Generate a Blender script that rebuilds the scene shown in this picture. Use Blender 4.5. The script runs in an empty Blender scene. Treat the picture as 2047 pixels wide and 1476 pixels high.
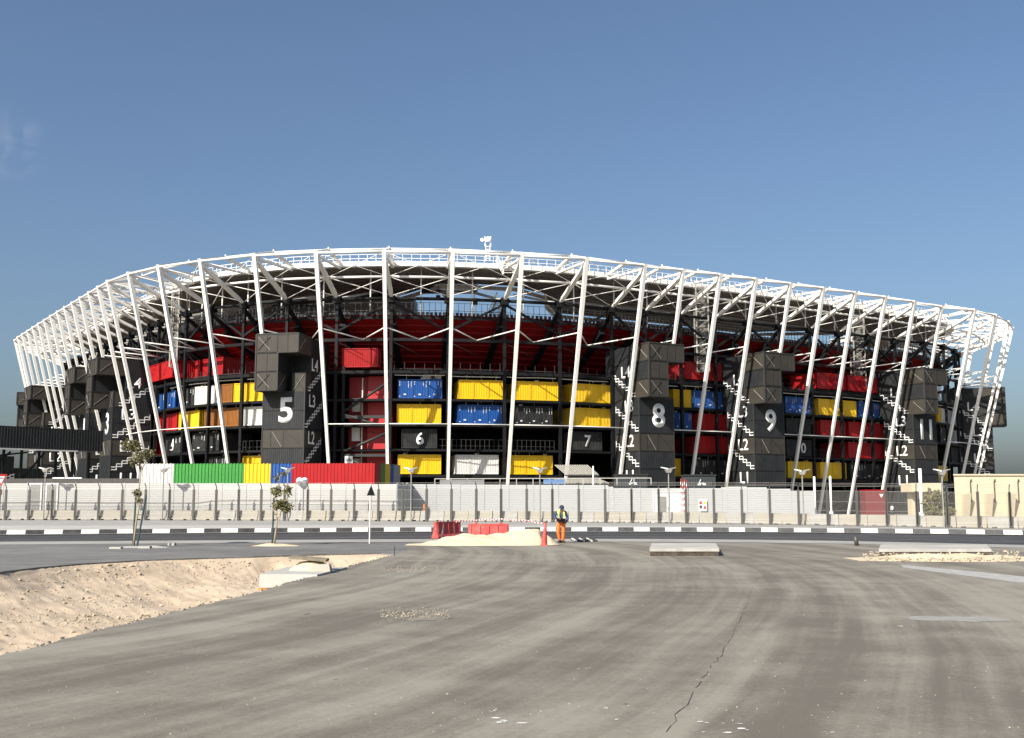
import bpy, bmesh, math, random
import numpy as np
from mathutils import Vector, Matrix
random.seed(7); np.random.seed(7)
SC = bpy.context.scene
COL = SC.collection
# ------------------------------------------------------------------ camera, sky, sun, exposure
FPX, CX, CY, HORIZON, EYE = 2200.0, 1023.5, 738.0, 1006.0, 1.85      # measured on the 2047 x 1476 photograph
PITCH = math.atan((HORIZON - CY) / FPX)
cam = bpy.data.cameras.new('camera'); cam_o = bpy.data.objects.new('camera', cam); COL.objects.link(cam_o)
cam.sensor_width = 36.0; cam.lens = 36.0 * FPX / 2047.0; cam.clip_start = 0.1; cam.clip_end = 6000
cam_o.location = (0, 0, EYE); cam_o.rotation_euler = (math.pi / 2 + PITCH, 0, 0)
SC.camera = cam_o
SUN_AZ, SUN_EL = math.radians(38), math.radians(36)
sun_to = Vector((-math.sin(SUN_AZ) * math.cos(SUN_EL), -math.cos(SUN_AZ) * math.cos(SUN_EL), math.sin(SUN_EL)))
world = bpy.data.worlds.new('World'); SC.world = world; world.use_nodes = True
wn = world.node_tree.nodes; wl = world.node_tree.links
for n in list(wn): wn.remove(n)
w_out = wn.new('ShaderNodeOutputWorld'); w_bg = wn.new('ShaderNodeBackground'); w_sky = wn.new('ShaderNodeTexSky')
w_sky.sky_type = 'NISHITA'; w_sky.sun_disc = False
w_sky.sun_elevation = SUN_EL; w_sky.sun_rotation = math.atan2(sun_to.x, sun_to.y) % (2 * math.pi)
w_sky.altitude = 0; w_sky.air_density = 1.05; w_sky.dust_density = 3.2; w_sky.ozone_density = 4.4
w_bg.inputs['Strength'].default_value = 0.079
# one thin wisp of cirrus low in the west
w_tc = wn.new('ShaderNodeTexCoord'); w_dir = Vector((-0.472, 1.0, 0.334)).normalized()
w_d = wn.new('ShaderNodeVectorMath'); w_d.operation = 'DISTANCE'; w_d.inputs[1].default_value = w_dir; wl.new(w_tc.outputs['Generated'], w_d.inputs[0])
w_nz = wn.new('ShaderNodeTexNoise'); w_nz.inputs['Scale'].default_value = 34; w_nz.inputs['Detail'].default_value = 7; w_nz.inputs['Distortion'].default_value = 1.2; wl.new(w_tc.outputs['Generated'], w_nz.inputs['Vector'])
w_m = wn.new('ShaderNodeMapRange'); w_m.inputs['From Min'].default_value = 0.04; w_m.inputs['From Max'].default_value = 0.0; w_m.interpolation_type = 'SMOOTHSTEP'; wl.new(w_d.outputs['Value'], w_m.inputs['Value'])
w_r = wn.new('ShaderNodeMapRange'); w_r.inputs['From Min'].default_value = 0.42; w_r.inputs['From Max'].default_value = 0.75; wl.new(w_nz.outputs['Fac'], w_r.inputs['Value'])
w_mu = wn.new('ShaderNodeMath'); w_mu.operation = 'MULTIPLY'; wl.new(w_m.outputs[0], w_mu.inputs[0]); wl.new(w_r.outputs[0], w_mu.inputs[1])
w_mu2 = wn.new('ShaderNodeMath'); w_mu2.operation = 'MULTIPLY'; w_mu2.inputs[1].default_value = 0.2; wl.new(w_mu.outputs[0], w_mu2.inputs[0])
w_mx = wn.new('ShaderNodeMix'); w_mx.data_type = 'RGBA'; wl.new(w_mu2.outputs[0], w_mx.inputs['Factor']); wl.new(w_sky.outputs['Color'], w_mx.inputs['A']); w_mx.inputs['B'].default_value = (5.5, 5.9, 6.6, 1)
wl.new(w_mx.outputs['Result'], w_bg.inputs['Color']); wl.new(w_bg.outputs[0], w_out.inputs['Surface'])
sun = bpy.data.lights.new('sun', 'SUN'); sun_o = bpy.data.objects.new('sun', sun); COL.objects.link(sun_o)
sun.energy = 4.6; sun.angle = math.radians(0.53); sun.color = (1.0, 0.95, 0.86)
sun_o.rotation_euler = sun_to.to_track_quat('Z', 'Y').to_euler()
sun_o.location = (-60, -60, 80)
SC.view_settings.view_transform = 'Standard'; SC.view_settings.look = 'None'
SC.view_settings.exposure = 0.72; SC.view_settings.gamma = 1.0; SC.view_settings.use_curve_mapping = False

# ------------------------------------------------------------------ measuring helpers (photograph pixel -> point of the place)
_F = Vector((0, math.cos(PITCH), math.sin(PITCH))); _U = Vector((0, -math.sin(PITCH), math.cos(PITCH)))
def ray(x, y): return _F + Vector(((x - CX) / FPX, 0, 0)) + _U * ((CY - y) / FPX)
def pz(x, y, z=0.0):
    r = ray(x, y); return Vector((0, 0, EYE)) + r * ((z - EYE) / r.z)
def py(x, y, Y):
    r = ray(x, y); return Vector((0, 0, EYE)) + r * (Y / r.y)
def proj(P):
    d = Vector(P) - Vector((0, 0, EYE)); w = d.dot(_F)
    return CX + FPX * d.x / w, CY - FPX * d.dot(_U) / w
def lerp(a, b, t): return a + (b - a) * t
def interp(x, xs, ys): return float(np.interp(x, xs, ys))

# ------------------------------------------------------------------ materials
MATS = {}
def mat(name, col, rough=0.6, metal=0.0, var=0.12, scale=3.0, bump=0.0, bscale=40.0, dirt=None, dirt_amt=0.0, dirt_scale=0.6, stretch=None, spec=0.5):
    if name in MATS: return MATS[name]
    m = bpy.data.materials.new(name); m.use_nodes = True; MATS[name] = m
    nt = m.node_tree; N = nt.nodes; L = nt.links; b = N['Principled BSDF']
    b.inputs['Roughness'].default_value = rough; b.inputs['Metallic'].default_value = metal; b.inputs['Specular IOR Level'].default_value = spec
    tc = N.new('ShaderNodeTexCoord'); src = tc.outputs['Object']
    if stretch:
        mp = N.new('ShaderNodeMapping'); mp.inputs['Scale'].default_value = stretch; L.new(src, mp.inputs['Vector']); src = mp.outputs[0]
    nz = N.new('ShaderNodeTexNoise'); nz.inputs['Scale'].default_value = scale; nz.inputs['Detail'].default_value = 6; nz.inputs['Roughness'].default_value = 0.62
    L.new(src, nz.inputs['Vector'])
    rmp = N.new('ShaderNodeValToRGB'); rmp.color_ramp.elements[0].position = 0.3; rmp.color_ramp.elements[1].position = 0.7
    rmp.color_ramp.elements[0].color = (*[c * (1 - var) for c in col], 1); rmp.color_ramp.elements[1].color = (*[min(1, c * (1 + var)) for c in col], 1)
    L.new(nz.outputs['Fac'], rmp.inputs[0]); cout = rmp.outputs[0]
    if dirt:
        nd = N.new('ShaderNodeTexNoise'); nd.inputs['Scale'].default_value = dirt_scale; nd.inputs['Detail'].default_value = 8; nd.inputs['Roughness'].default_value = 0.7
        L.new(src, nd.inputs['Vector'])
        rd = N.new('ShaderNodeValToRGB'); rd.color_ramp.elements[0].position = 0.45; rd.color_ramp.elements[1].position = 0.75
        rd.color_ramp.elements[1].color = (dirt_amt,) * 3 + (1,)
        L.new(nd.outputs['Fac'], rd.inputs[0])
        mx = N.new('ShaderNodeMix'); mx.data_type = 'RGBA'; L.new(rd.outputs[0], mx.inputs['Factor']); L.new(cout, mx.inputs['A']); mx.inputs['B'].default_value = (*dirt, 1); cout = mx.outputs['Result']
    L.new(cout, b.inputs['Base Color'])
    if bump:
        nb = N.new('ShaderNodeTexNoise'); nb.inputs['Scale'].default_value = bscale; nb.inputs['Detail'].default_value = 5; L.new(src, nb.inputs['Vector'])
        bp = N.new('ShaderNodeBump'); bp.inputs['Strength'].default_value = bump; bp.inputs['Distance'].default_value = 0.05
        L.new(nb.outputs['Fac'], bp.inputs['Height']); L.new(bp.outputs[0], b.inputs['Normal'])
    return m
M_WHITE = mat('white_steel_paint', (0.80, 0.78, 0.73), 0.42, var=0.05, scale=0.7, dirt=(0.5, 0.45, 0.37), dirt_amt=0.35, dirt_scale=0.35)
M_BLACK = mat('black_steel_paint', (0.008, 0.0085, 0.0095), 0.6, var=0.25, scale=0.9, dirt=(0.035, 0.032, 0.03), dirt_amt=0.25, spec=.18)
M_DECK = mat('dark_deck', (0.02, 0.02, 0.02), 0.8, var=0.25, scale=0.6, spec=.15)
M_CLAD = mat('black_cladding', (0.021, 0.023, 0.025), 0.55, var=0.18, scale=0.5, dirt=(0.07, 0.062, 0.052), dirt_amt=0.25, dirt_scale=0.25, spec=.25)
M_MESH = mat('brown_mesh_panel', (0.044, 0.038, 0.030), 0.6, var=0.16, scale=0.7, dirt=(0.03, 0.028, 0.025), dirt_amt=0.5, dirt_scale=0.8, spec=.3)
M_FRAME = mat('grey_tower_frame', (0.034, 0.034, 0.032), 0.55, var=0.15, spec=.3)
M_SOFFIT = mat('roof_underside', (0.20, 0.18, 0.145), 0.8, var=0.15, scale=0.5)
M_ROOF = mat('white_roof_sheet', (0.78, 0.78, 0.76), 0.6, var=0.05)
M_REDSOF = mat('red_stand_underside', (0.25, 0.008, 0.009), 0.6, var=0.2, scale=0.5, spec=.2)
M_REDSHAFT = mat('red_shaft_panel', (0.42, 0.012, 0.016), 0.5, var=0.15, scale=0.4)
M_GREYCONC = mat('grey_core_concrete', (0.30, 0.31, 0.28), 0.85, var=0.12, scale=0.4)
M_SIGN = mat('white_lettering', (0.82, 0.82, 0.80), 0.5, var=0.03)
M_LINE = mat('white_stair_line', (0.78, 0.78, 0.76), 0.5, var=0.03)
M_DUCT = mat('pale_duct', (0.70, 0.68, 0.62), 0.5, var=0.1)
M_SEAT = mat('dark_seat', (0.02, 0.024, 0.03), 0.5)
M_DARK = mat('interior_shade_black', (0.012, 0.012, 0.013), 0.9, var=0.2)
CPAINT = {
 'yellow': mat('yellow_container_paint', (0.74, 0.465, 0.006), 0.42, var=0.05, scale=0.8, dirt=(0.42, 0.25, 0.03), dirt_amt=0.3, dirt_scale=0.7, stretch=(2.2, 2.2, .4)),
 'blue':   mat('blue_container_paint', (0.005, 0.066, 0.265), 0.45, var=0.1, scale=0.8, dirt=(0.06, 0.10, 0.18), dirt_amt=0.25, dirt_scale=0.7, stretch=(2.2, 2.2, .4)),
 'red':    mat('red_container_paint', (0.34, 0.007, 0.009), 0.45, var=0.1, scale=0.8, spec=.3, dirt=(0.17, 0.02, 0.018), dirt_amt=0.3, dirt_scale=0.7, stretch=(2.2, 2.2, .4)),
 'white':  mat('white_container_paint', (0.62, 0.61, 0.57), 0.5, var=0.06, scale=0.8, dirt=(0.36, 0.31, 0.25), dirt_amt=0.3, dirt_scale=0.7, stretch=(2.2, 2.2, .4)),
 'grey':   mat('grey_container_paint', (0.30, 0.31, 0.31), 0.5, var=0.08, dirt=(0.2, 0.19, 0.17), dirt_amt=0.4),
 'black':  mat('black_container_paint', (0.022, 0.023, 0.023), 0.5, var=0.15, scale=0.8, spec=.25, dirt=(0.09, 0.085, 0.075), dirt_amt=0.4, dirt_scale=1.1),
 'brown':  mat('shaded_brown_container_paint', (0.24, 0.085, 0.010), 0.5, var=0.15, scale=0.8, dirt=(0.14, 0.06, 0.02), dirt_amt=0.5),  # orange-brown boxes, with the shadow over them darkened into the colour
 'green':  mat('green_container_paint', (0.035, 0.24, 0.035), 0.45, var=0.08, dirt=(0.03, 0.15, 0.03), dirt_amt=0.4),
}

# ------------------------------------------------------------------ mesh and object helpers
class MB:
    def __init__(s): s.v = []; s.f = []; s.mi = []
    def face(s, pts, mi=0):
        b = len(s.v); s.v += [tuple(p) for p in pts]; s.f.append(tuple(range(b, b + len(pts)))); s.mi.append(mi)
    def hexa(s, q, mi=0):                       # q: 4 bottom points then 4 top points
        b = len(s.v); s.v += [tuple(p) for p in q]
        for f in ((0, 3, 2, 1), (4, 5, 6, 7), (0, 1, 5, 4), (1, 2, 6, 5), (2, 3, 7, 6), (3, 0, 4, 7)):
            s.f.append(tuple(b + i for i in f)); s.mi.append(mi)
    def box(s, x0, x1, y0, y1, z0, z1, mi=0):
        s.hexa([(x0, y0, z0), (x1, y0, z0), (x1, y1, z0), (x0, y1, z0), (x0, y0, z1), (x1, y0, z1), (x1, y1, z1), (x0, y1, z1)], mi)
    def beam(s, p, q, w, h=None, w2=None, h2=None, up=(0, 0, 1), mi=0):
        p = Vector(p); q = Vector(q); h = h or w; w2 = w2 or w; h2 = h2 or h
        d = (q - p).normalized(); u = Vector(up)
        if abs(d.dot(u)) > 0.98: u = Vector((0, 1, 0))
        a = d.cross(u).normalized(); c = a.cross(d).normalized()
        def ring(o, w, h): return [o - a * w / 2 - c * h / 2, o + a * w / 2 - c * h / 2, o + a * w / 2 + c * h / 2, o - a * w / 2 + c * h / 2]
        s.hexa(ring(p, w, h) + ring(q, w2, h2), mi)
    def tube(s, pts, r, n=8, mi=0, caps=True):
        pts = [Vector(p) for p in pts]; rs = r if isinstance(r, (list, tuple)) else [r] * len(pts)
        b = len(s.v); prev = None
        for i, p in enumerate(pts):
            d = ((pts[min(i + 1, len(pts) - 1)] - pts[max(i - 1, 0)])).normalized()
            u = prev if prev is not None else (Vector((0, 0, 1)) if abs(d.z) < 0.9 else Vector((1, 0, 0)))
            a = d.cross(u).normalized(); c = a.cross(d).normalized(); prev = c
            for k in range(n):
                t = 2 * math.pi * k / n; s.v.append(tuple(p + (a * math.cos(t) + c * math.sin(t)) * rs[i]))
        for i in range(len(pts) - 1):
            for k in range(n):
                k2 = (k + 1) % n; s.f.append((b + i * n + k, b + i * n + k2, b + (i + 1) * n + k2, b + (i + 1) * n + k)); s.mi.append(mi)
        if caps:
            s.f.append(tuple(b + k for k in reversed(range(n)))); s.mi.append(mi)
            e = b + (len(pts) - 1) * n; s.f.append(tuple(e + k for k in range(n))); s.mi.append(mi)
    def mesh(s, name, mats=None, smooth=False):
        me = bpy.data.meshes.new(name); me.from_pydata([tuple(v) for v in s.v], [], s.f); me.update()
        if mats:
            for m in (mats if isinstance(mats, (list, tuple)) else [mats]): me.materials.append(m)
            if isinstance(mats, (list, tuple)) and len(mats) > 1: me.polygons.foreach_set('material_index', s.mi)
        if smooth: me.polygons.foreach_set('use_smooth', [True] * len(me.polygons))
        return me
    def build(s, name, mats, parent=None, smooth=False, M=None):
        return obj(name, s.mesh(name, mats, smooth), parent, M)
def obj(name, me, parent=None, M=None):
    o = bpy.data.objects.new(name, me); COL.objects.link(o)
    if parent is not None: o.parent = parent
    if M is not None: o.matrix_local = M
    return o
def empty(name, M=None):
    o = bpy.data.objects.new(name, None); COL.objects.link(o); o.empty_display_size = 0.3
    if M is not None: o.matrix_world = M
    return o
def tag(o, label, cat, group=None):
    o['label'] = label; o['category'] = cat
    if group: o['group'] = group
    return o
def kind(o, k): o['kind'] = k; return o
def frame(o, x, z=(0, 0, 1)):
    x = Vector(x).normalized(); z = Vector(z).normalized(); y = z.cross(x).normalized(); x = y.cross(z).normalized()
    return Matrix(((x.x, y.x, z.x, o[0]), (x.y, y.y, z.y, o[1]), (x.z, y.z, z.z, o[2]), (0, 0, 0, 1)))
_txt = {}
def text_mesh(s, height, m, bold=0.0, depth=0.02):
    """Letters standing in the x-z plane, centred, facing -y."""
    key = (s, height, m.name, bold)
    if key in _txt: return _txt[key]
    cu = bpy.data.curves.new('lettering', 'FONT'); cu.body = s; cu.align_x = 'CENTER'; cu.align_y = 'CENTER'
    cu.size = 1.0; cu.offset = bold; cu.extrude = 0.0; cu.resolution_u = 4
    o = bpy.data.objects.new('lettering', cu); COL.objects.link(o)
    dg = bpy.context.evaluated_depsgraph_get(); me = bpy.data.meshes.new_from_object(o.evaluated_get(dg))
    bpy.data.objects.remove(o); bpy.data.curves.remove(cu)
    co = np.array([v.co[:] for v in me.vertices])
    lo, hi = co.min(0), co.max(0); k = height / (hi[1] - lo[1])
    c = (lo + hi) / 2
    for v in me.vertices:
        x, y = (v.co.x - c[0]) * k, (v.co.y - c[1]) * k; v.co = (x, 0, y)
    bm = bmesh.new(); bm.from_mesh(me); bmesh.ops.remove_doubles(bm, verts=bm.verts, dist=1e-5)
    r = bmesh.ops.extrude_face_region(bm, geom=bm.faces[:]); 
    for e in r['geom']:
        if isinstance(e, bmesh.types.BMVert): e.co.y -= depth
    bmesh.ops.recalc_face_normals(bm, faces=bm.faces[:]); bm.to_mesh(me); bm.free()
    me.name = 'lettering'; me.materials.clear(); me.materials.append(m)
    _txt[key] = me; return me

# ================================================================== STADIUM: plan of the roof edge (one point per white column)
_S = [[-103.12,225.75],[-100.46,221.32],[-97.66,217.15],[-94.82,212.95],[-91.95,208.71],[-89.05,204.44],[-86.11,200.13],[-83.14,195.79],[-80.14,191.41],[-77.1,186.99],[-74.03,182.54],[-70.93,178.05],[-67.79,173.52],[-64.62,168.96],[-61.45,164.4],[-56.23,158.51],[-50.32,153.69],[-43.28,149.78],[-34.99,146.36],[-26.31,144.71],[-17.07,143.97],[-7.95,144.56],[1.39,146.36],[10.31,148.83],[18.88,153.22],[24.84,156.46],[30.79,159.58],[36.78,162.85],[42.81,166.28],[48.89,169.86],[55.02,173.6],[61.19,177.5],[67.41,181.55],[73.85,186.37],[80.87,189.69],[86.97,195.03],[92.61,202.54],[96.5,209.59]]
PRE, POST = 5, 5
_a = math.atan2(_S[0][1] - _S[1][1], _S[0][0] - _S[1][0]); _p = list(_S[0]); pre = []
for k in range(PRE):
    _a -= math.radians(14); _p = [_p[0] + 7.5 * math.cos(_a), _p[1] + 7.5 * math.sin(_a)]; pre.insert(0, list(_p))
_a = math.atan2(_S[-1][1] - _S[-2][1], _S[-1][0] - _S[-2][0]); _p = list(_S[-1]); post = []
for k in range(POST):
    _a += math.radians(12); _p = [_p[0] + 8 * math.cos(_a), _p[1] + 8 * math.sin(_a)]; post.append(list(_p))
SP = np.array(pre + _S + post); NS = len(SP); LO, HI = -PRE, NS - PRE - 1
_T = np.zeros_like(SP)
for i in range(NS):
    t = SP[min(NS - 1, i + 2)] - SP[max(0, i - 2)]; _T[i] = t / np.linalg.norm(t)
NI = np.stack([-_T[:, 1], _T[:, 0]], 1)                                # inward normals
def at(s, r, z):
    q = min(max(s + PRE, 0), NS - 1.0001); i = int(q); f = q - i
    n = NI[i] * (1 - f) + NI[i + 1] * f; n = n / np.linalg.norm(n)
    p = SP[i] * (1 - f) + SP[i + 1] * f + n * r
    return Vector((p[0], p[1], z))
def tang(s):
    d = at(min(s + 0.5, HI), 8, 0) - at(max(s - 0.5, LO), 8, 0); return d.normalized()
def s_px(x, r, z):
    a, b = 0.0, 37.0
    for _ in range(40):
        m = (a + b) / 2
        if proj(at(m, r, z))[0] < x: a = m
        else: b = m
    return (a + b) / 2
ZT, RB, RN, ZN = 35.2, 9.2, 9.9, 30.7                                   # column top, base set-back, black node set-back and height
FLOORS = {1: 5.9, 2: 9.5, 3: 13.0, 4: 16.55, 5: 21.0}
I0, I1 = LO, HI
stad = empty('stadium', Matrix.Translation((0, 200, 0)))
tag(stad, 'big stadium with leaning white steel columns, open roof edge and black frame', 'stadium')
SI = Matrix.Translation((0, -200, 0))
def part(mb, name, mats, parent=None, smooth=False):
    o = mb.build(name, mats, stad, smooth); o.matrix_local = SI; return o
def one_beam(name, p, q, w, m, h=None, w2=None, h2=None, up=(0, 0, 1)):
    mb = MB(); mb.beam(p, q, w, h, w2, h2, up); return part(mb, name, m)
def one_tube(name, pts, r, m, n=8):
    mb = MB(); mb.tube(pts, r, n); return part(mb, name, m, smooth=True)
ON_TOWER = [k for k in range(0, 38) if any((at(k, 2.8, 0) - at(s_px(px, 3.6, 12), 2.8, 0)).length < 2.8 for px in (566, 1313, 1538, 1850, 212, 166))]
def RIN(i): return interp(i, [0, 18, 20, 21, 23, 24, 26, 33, 38, 43], [46, 46, 38, 29, 29, 33, 48, 48, 30, 24])     # depth of the roof ring
for i in range(I0, I1 + 1):
    T = at(i, 0, ZT); B = at(i, RB, 0.0); N = at(i, RN, ZN); tg = tang(i); out = (at(i, 0, 0) - at(i, 5, 0)).normalized()
    A = at(i, 5.3, 36.8); G = at(i, 10.8, 36.0); Md = lerp(T, N, 0.52)
    near = 12 <= i <= 37
    if i in ON_TOWER: B = at(i, RB * (1 - 24.55 / ZT), 24.5)            # this column stands on a stair tower's roof
    mb = MB(); mb.beam(B, T + Vector((0, 0, 0.35)), 0.34, 0.36, 0.5, 0.52, up=tg); part(mb, 'roof_column', M_WHITE)
    # strut with a tapered pin end
    mb = MB(); P1 = lerp(T, N, 0.03) - Vector((0, 0, 0.4)); P2 = lerp(P1, N, 0.86)
    mb.beam(P1, P2, 0.42, 0.6, 0.42, 0.6, up=tg); mb.beam(P2, N, 0.3, 0.6, 0.2, 0.3, up=tg); part(mb, 'roof_strut', M_WHITE)
    mb = MB(); mb.beam(T + Vector((0, 0, .1)), A, 0.4, 0.5, up=tg); mb.beam(A, G, 0.36, 0.45, up=tg)
    mb.beam(A - Vector((0, 0, .4)), A + Vector((0, 0, .4)), 0.34, 0.34, 0.12, 0.12); part(mb, 'roof_edge_beam', M_WHITE)
    one_beam('roof_tie', T - Vector((0, 0, .3)), at(i, 10.8, 35.4), 0.28, M_WHITE, 0.4, up=tg)
    one_beam('frame_column', at(i, RN, 0), N, 0.42, M_BLACK, 0.42, up=out)
    mb = MB(); mb.box(-.55, .55, -.55, .55, -.6, .35); o = mb.build('frame_node', M_BLACK, stad); o.matrix_local = SI @ frame(N, tg)
    mb = MB(); mb.beam(N, at(i, 29, 35.4), 0.3, 0.5, 0.3, 0.6, up=tg); part(mb, 'roof_rafter', M_WHITE)
    one_beam('raking_beam', at(i, 12.5, 27.4), at(i, 32, 16.5), 0.45, M_BLACK, 0.9, up=tg)
    one_beam('raking_prop', N - Vector((0, 0, .8)), at(i, 19, 24.0), 0.4, M_BLACK, 0.55, up=tg)
    if i < I1:
        j = i + 1; T2 = at(j, 0, ZT); N2 = at(j, RN, ZN); A2 = at(j, 5.3, 36.8); Md2 = lerp(T2, N2, 0.52); tm = tang(i + .5)
        one_tube('edge_tube', [T, T2], 0.17, M_WHITE)
        one_tube('mid_ring_tube', [Md, Md2], 0.17, M_WHITE)
        one_tube('node_ring_tube', [N, N2], 0.24, M_BLACK)
        one_tube('edge_purlin', [A, A2], 0.15, M_WHITE, 6)
        one_tube('edge_brace', [T if i >= 21 else T2, A2 if i >= 21 else A], 0.17, M_WHITE, 6)
        if near:
            one_tube('brace_rod', [T, Md2], 0.05, M_WHITE, 5); one_tube('brace_rod', [T2, Md], 0.05, M_WHITE, 5)
            one_tube('brace_rod', [Md, N2 + Vector((0, 0, .4))], 0.06, M_WHITE, 5); one_tube('brace_rod', [Md2, N + Vector((0, 0, .4))], 0.06, M_WHITE, 5)
            one_tube('roof_hanger', [at(i + .5, 14, 29), at(i + .5, 14, 36)], 0.12, M_WHITE, 6)
        # black diagonal from the upper node down to the neighbouring column
        lo_p = at(j, RN, 26.0) if i % 2 == 0 else at(i, RN, 26.0); hi_p = N if i % 2 == 0 else N2
        one_beam('frame_brace', hi_p - Vector((0, 0, .5)), lo_p, 0.28, M_BLACK, 0.3)
        # white V braces tying the leaning columns to the frame girder
        c1 = lerp(T, at(i, RB, 0), (ZT - 25.4) / ZT); c2 = lerp(T2, at(j, RB, 0), (ZT - 25.4) / ZT); gm = at(i + .5, RN - .4, 24.8)
        one_tube('column_tie', [c1, gm], 0.09, M_WHITE, 6); one_tube('column_tie', [c2, gm], 0.09, M_WHITE, 6)
        if near:
            one_tube('tie_rod', [at(i, RN, 24.6), gm - Vector((0, 0, 2.2))], 0.05, M_BLACK, 5)
            c3 = lerp(T, at(i, RB, 0), (ZT - 12.6) / ZT); c4 = lerp(T2, at(j, RB, 0), (ZT - 12.6) / ZT)
            if not (17 < i + .5 < 19 or 24 < i + .5 < 25 or 27 < i + .5 < 28 or 33 < i + .5 < 34):
                one_tube('column_rail', [c3, c4], 0.075, M_WHITE, 6)
        # girders and decks of every level
        for lv, z in [(1, 5.6), (2, 9.2), (3, 12.7), (4, 16.25), (5, 20.2), (6, 24.8)]:
            one_beam('floor_girder', at(i, RN, z), at(j, RN, z), 0.25, M_BLACK, 0.3 if lv < 5 else .42, up=(0, 0, 1))
        for z in (5.45, 9.05, 12.55, 16.1, 20.0):
            mb = MB(); a, b, c, d = at(i, RN + .1, z), at(j, RN + .1, z), at(j, 27, z), at(i, 27, z)
            mb.hexa([a, b, c, d] + [p + Vector((0, 0, .22)) for p in (a, b, c, d)]); part(mb, 'floor_deck', M_DECK)
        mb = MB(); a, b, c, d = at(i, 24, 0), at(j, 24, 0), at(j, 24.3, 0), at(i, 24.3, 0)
        mb.hexa([a, b, c, d] + [p + Vector((0, 0, 19.9)) for p in (a, b, c, d)]); part(mb, 'back_wall', M_DARK)  # wall coloured near black for the shade deep inside the stand
        # red underside of the upper stand: lapped boards, top edge outermost
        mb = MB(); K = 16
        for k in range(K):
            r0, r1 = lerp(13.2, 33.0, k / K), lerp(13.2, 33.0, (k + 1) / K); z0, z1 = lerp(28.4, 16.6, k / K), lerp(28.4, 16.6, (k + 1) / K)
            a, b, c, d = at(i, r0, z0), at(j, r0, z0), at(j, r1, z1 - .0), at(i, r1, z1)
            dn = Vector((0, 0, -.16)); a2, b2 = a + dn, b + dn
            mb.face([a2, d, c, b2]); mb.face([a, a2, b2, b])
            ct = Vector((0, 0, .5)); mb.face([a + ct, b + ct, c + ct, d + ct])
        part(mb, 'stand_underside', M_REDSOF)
        mb = MB(); a, b, c, d = at(i, 13.0, 28.3), at(j, 13.0, 28.3), at(j, 16.5, 28.3), at(i, 16.5, 28.3)
        mb.hexa([a, b, c, d] + [p + Vector((0, 0, .35)) for p in (a, b, c, d)]); part(mb, 'stand_rim', M_BLACK)
        # railing behind the top seats, seat row
        mb = MB(); nb = 9
        for k in range(nb):
            p = at(i + k / nb, 13.3, 28.65); mb.beam(p, p + Vector((0, 0, 2.1)), .07)
        for z in (29.6, 30.75): mb.beam(at(i, 13.3, z), at(j, 13.3, z), .06)
        o = part(mb, 'rim_railing', M_SEAT)
        mb = MB()
        for k in range(12):
            p = at(i + (k + .5) / 12, 14.6, 28.65); Mx = frame(p, tm)
            for (x0, x1, y0, y1, z0, z1) in ((-.22, .22, 0, .1, .35, .95), (-.22, .22, .1, .5, .35, .45), (-.05, .05, .1, .3, 0, .36)):
                q = [Mx @ Vector(c) for c in ((x0, y0, z0), (x1, y0, z0), (x1, y1, z0), (x0, y1, z0), (x0, y0, z1), (x1, y0, z1), (x1, y1, z1), (x0, y1, z1))]
                mb.hexa(q)
        kind(part(mb, 'seat_row', M_SEAT), 'stuff')
        # roof: gutter beam, walkway, railing, sheet and ribbed underside
        mb = MB(); a, b, c, d = at(i, 10.6, 35.6), at(j, 10.6, 35.6), at(j, 11.5, 35.6), at(i, 11.5, 35.6)
        mb.hexa([a, b, c, d] + [p + Vector((0, 0, .7)) for p in (a, b, c, d)])
        for k in range(5):
            p = at(i + (k + .5) / 5, 10.55, 35.6); mb.beam(p, p + Vector((0, 0, .75)), .09, .12)
        part(mb, 'roof_gutter', M_WHITE)
        mb = MB()
        for k in range(6):
            p = at(i + k / 6, 11.3, 36.25); mb.beam(p, p + Vector((0, 0, 1.2)), .06)
        for z in (36.85, 37.45): mb.beam(at(i, 11.3, z), at(j, 11.3, z), .06)
        part(mb, 'walkway_railing', M_WHITE)
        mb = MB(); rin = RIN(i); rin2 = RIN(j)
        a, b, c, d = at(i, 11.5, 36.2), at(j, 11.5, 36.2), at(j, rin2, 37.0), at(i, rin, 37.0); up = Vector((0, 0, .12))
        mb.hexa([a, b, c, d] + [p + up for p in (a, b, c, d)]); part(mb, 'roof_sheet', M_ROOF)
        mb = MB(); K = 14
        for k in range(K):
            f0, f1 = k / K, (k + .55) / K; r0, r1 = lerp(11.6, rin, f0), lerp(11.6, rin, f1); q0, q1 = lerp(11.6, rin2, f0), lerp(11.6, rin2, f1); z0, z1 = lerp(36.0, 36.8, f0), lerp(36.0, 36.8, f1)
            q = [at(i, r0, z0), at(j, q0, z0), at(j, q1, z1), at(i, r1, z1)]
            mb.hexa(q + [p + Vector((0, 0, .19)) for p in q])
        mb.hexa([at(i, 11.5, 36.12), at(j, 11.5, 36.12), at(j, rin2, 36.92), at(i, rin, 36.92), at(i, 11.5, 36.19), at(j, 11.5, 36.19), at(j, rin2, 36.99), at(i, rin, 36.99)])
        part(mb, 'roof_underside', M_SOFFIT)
        one_beam('roof_inner_beam', at(i, rin - .2, 36.3), at(j, rin2 - .2, 36.3), .3, M_WHITE, .6)
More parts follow.
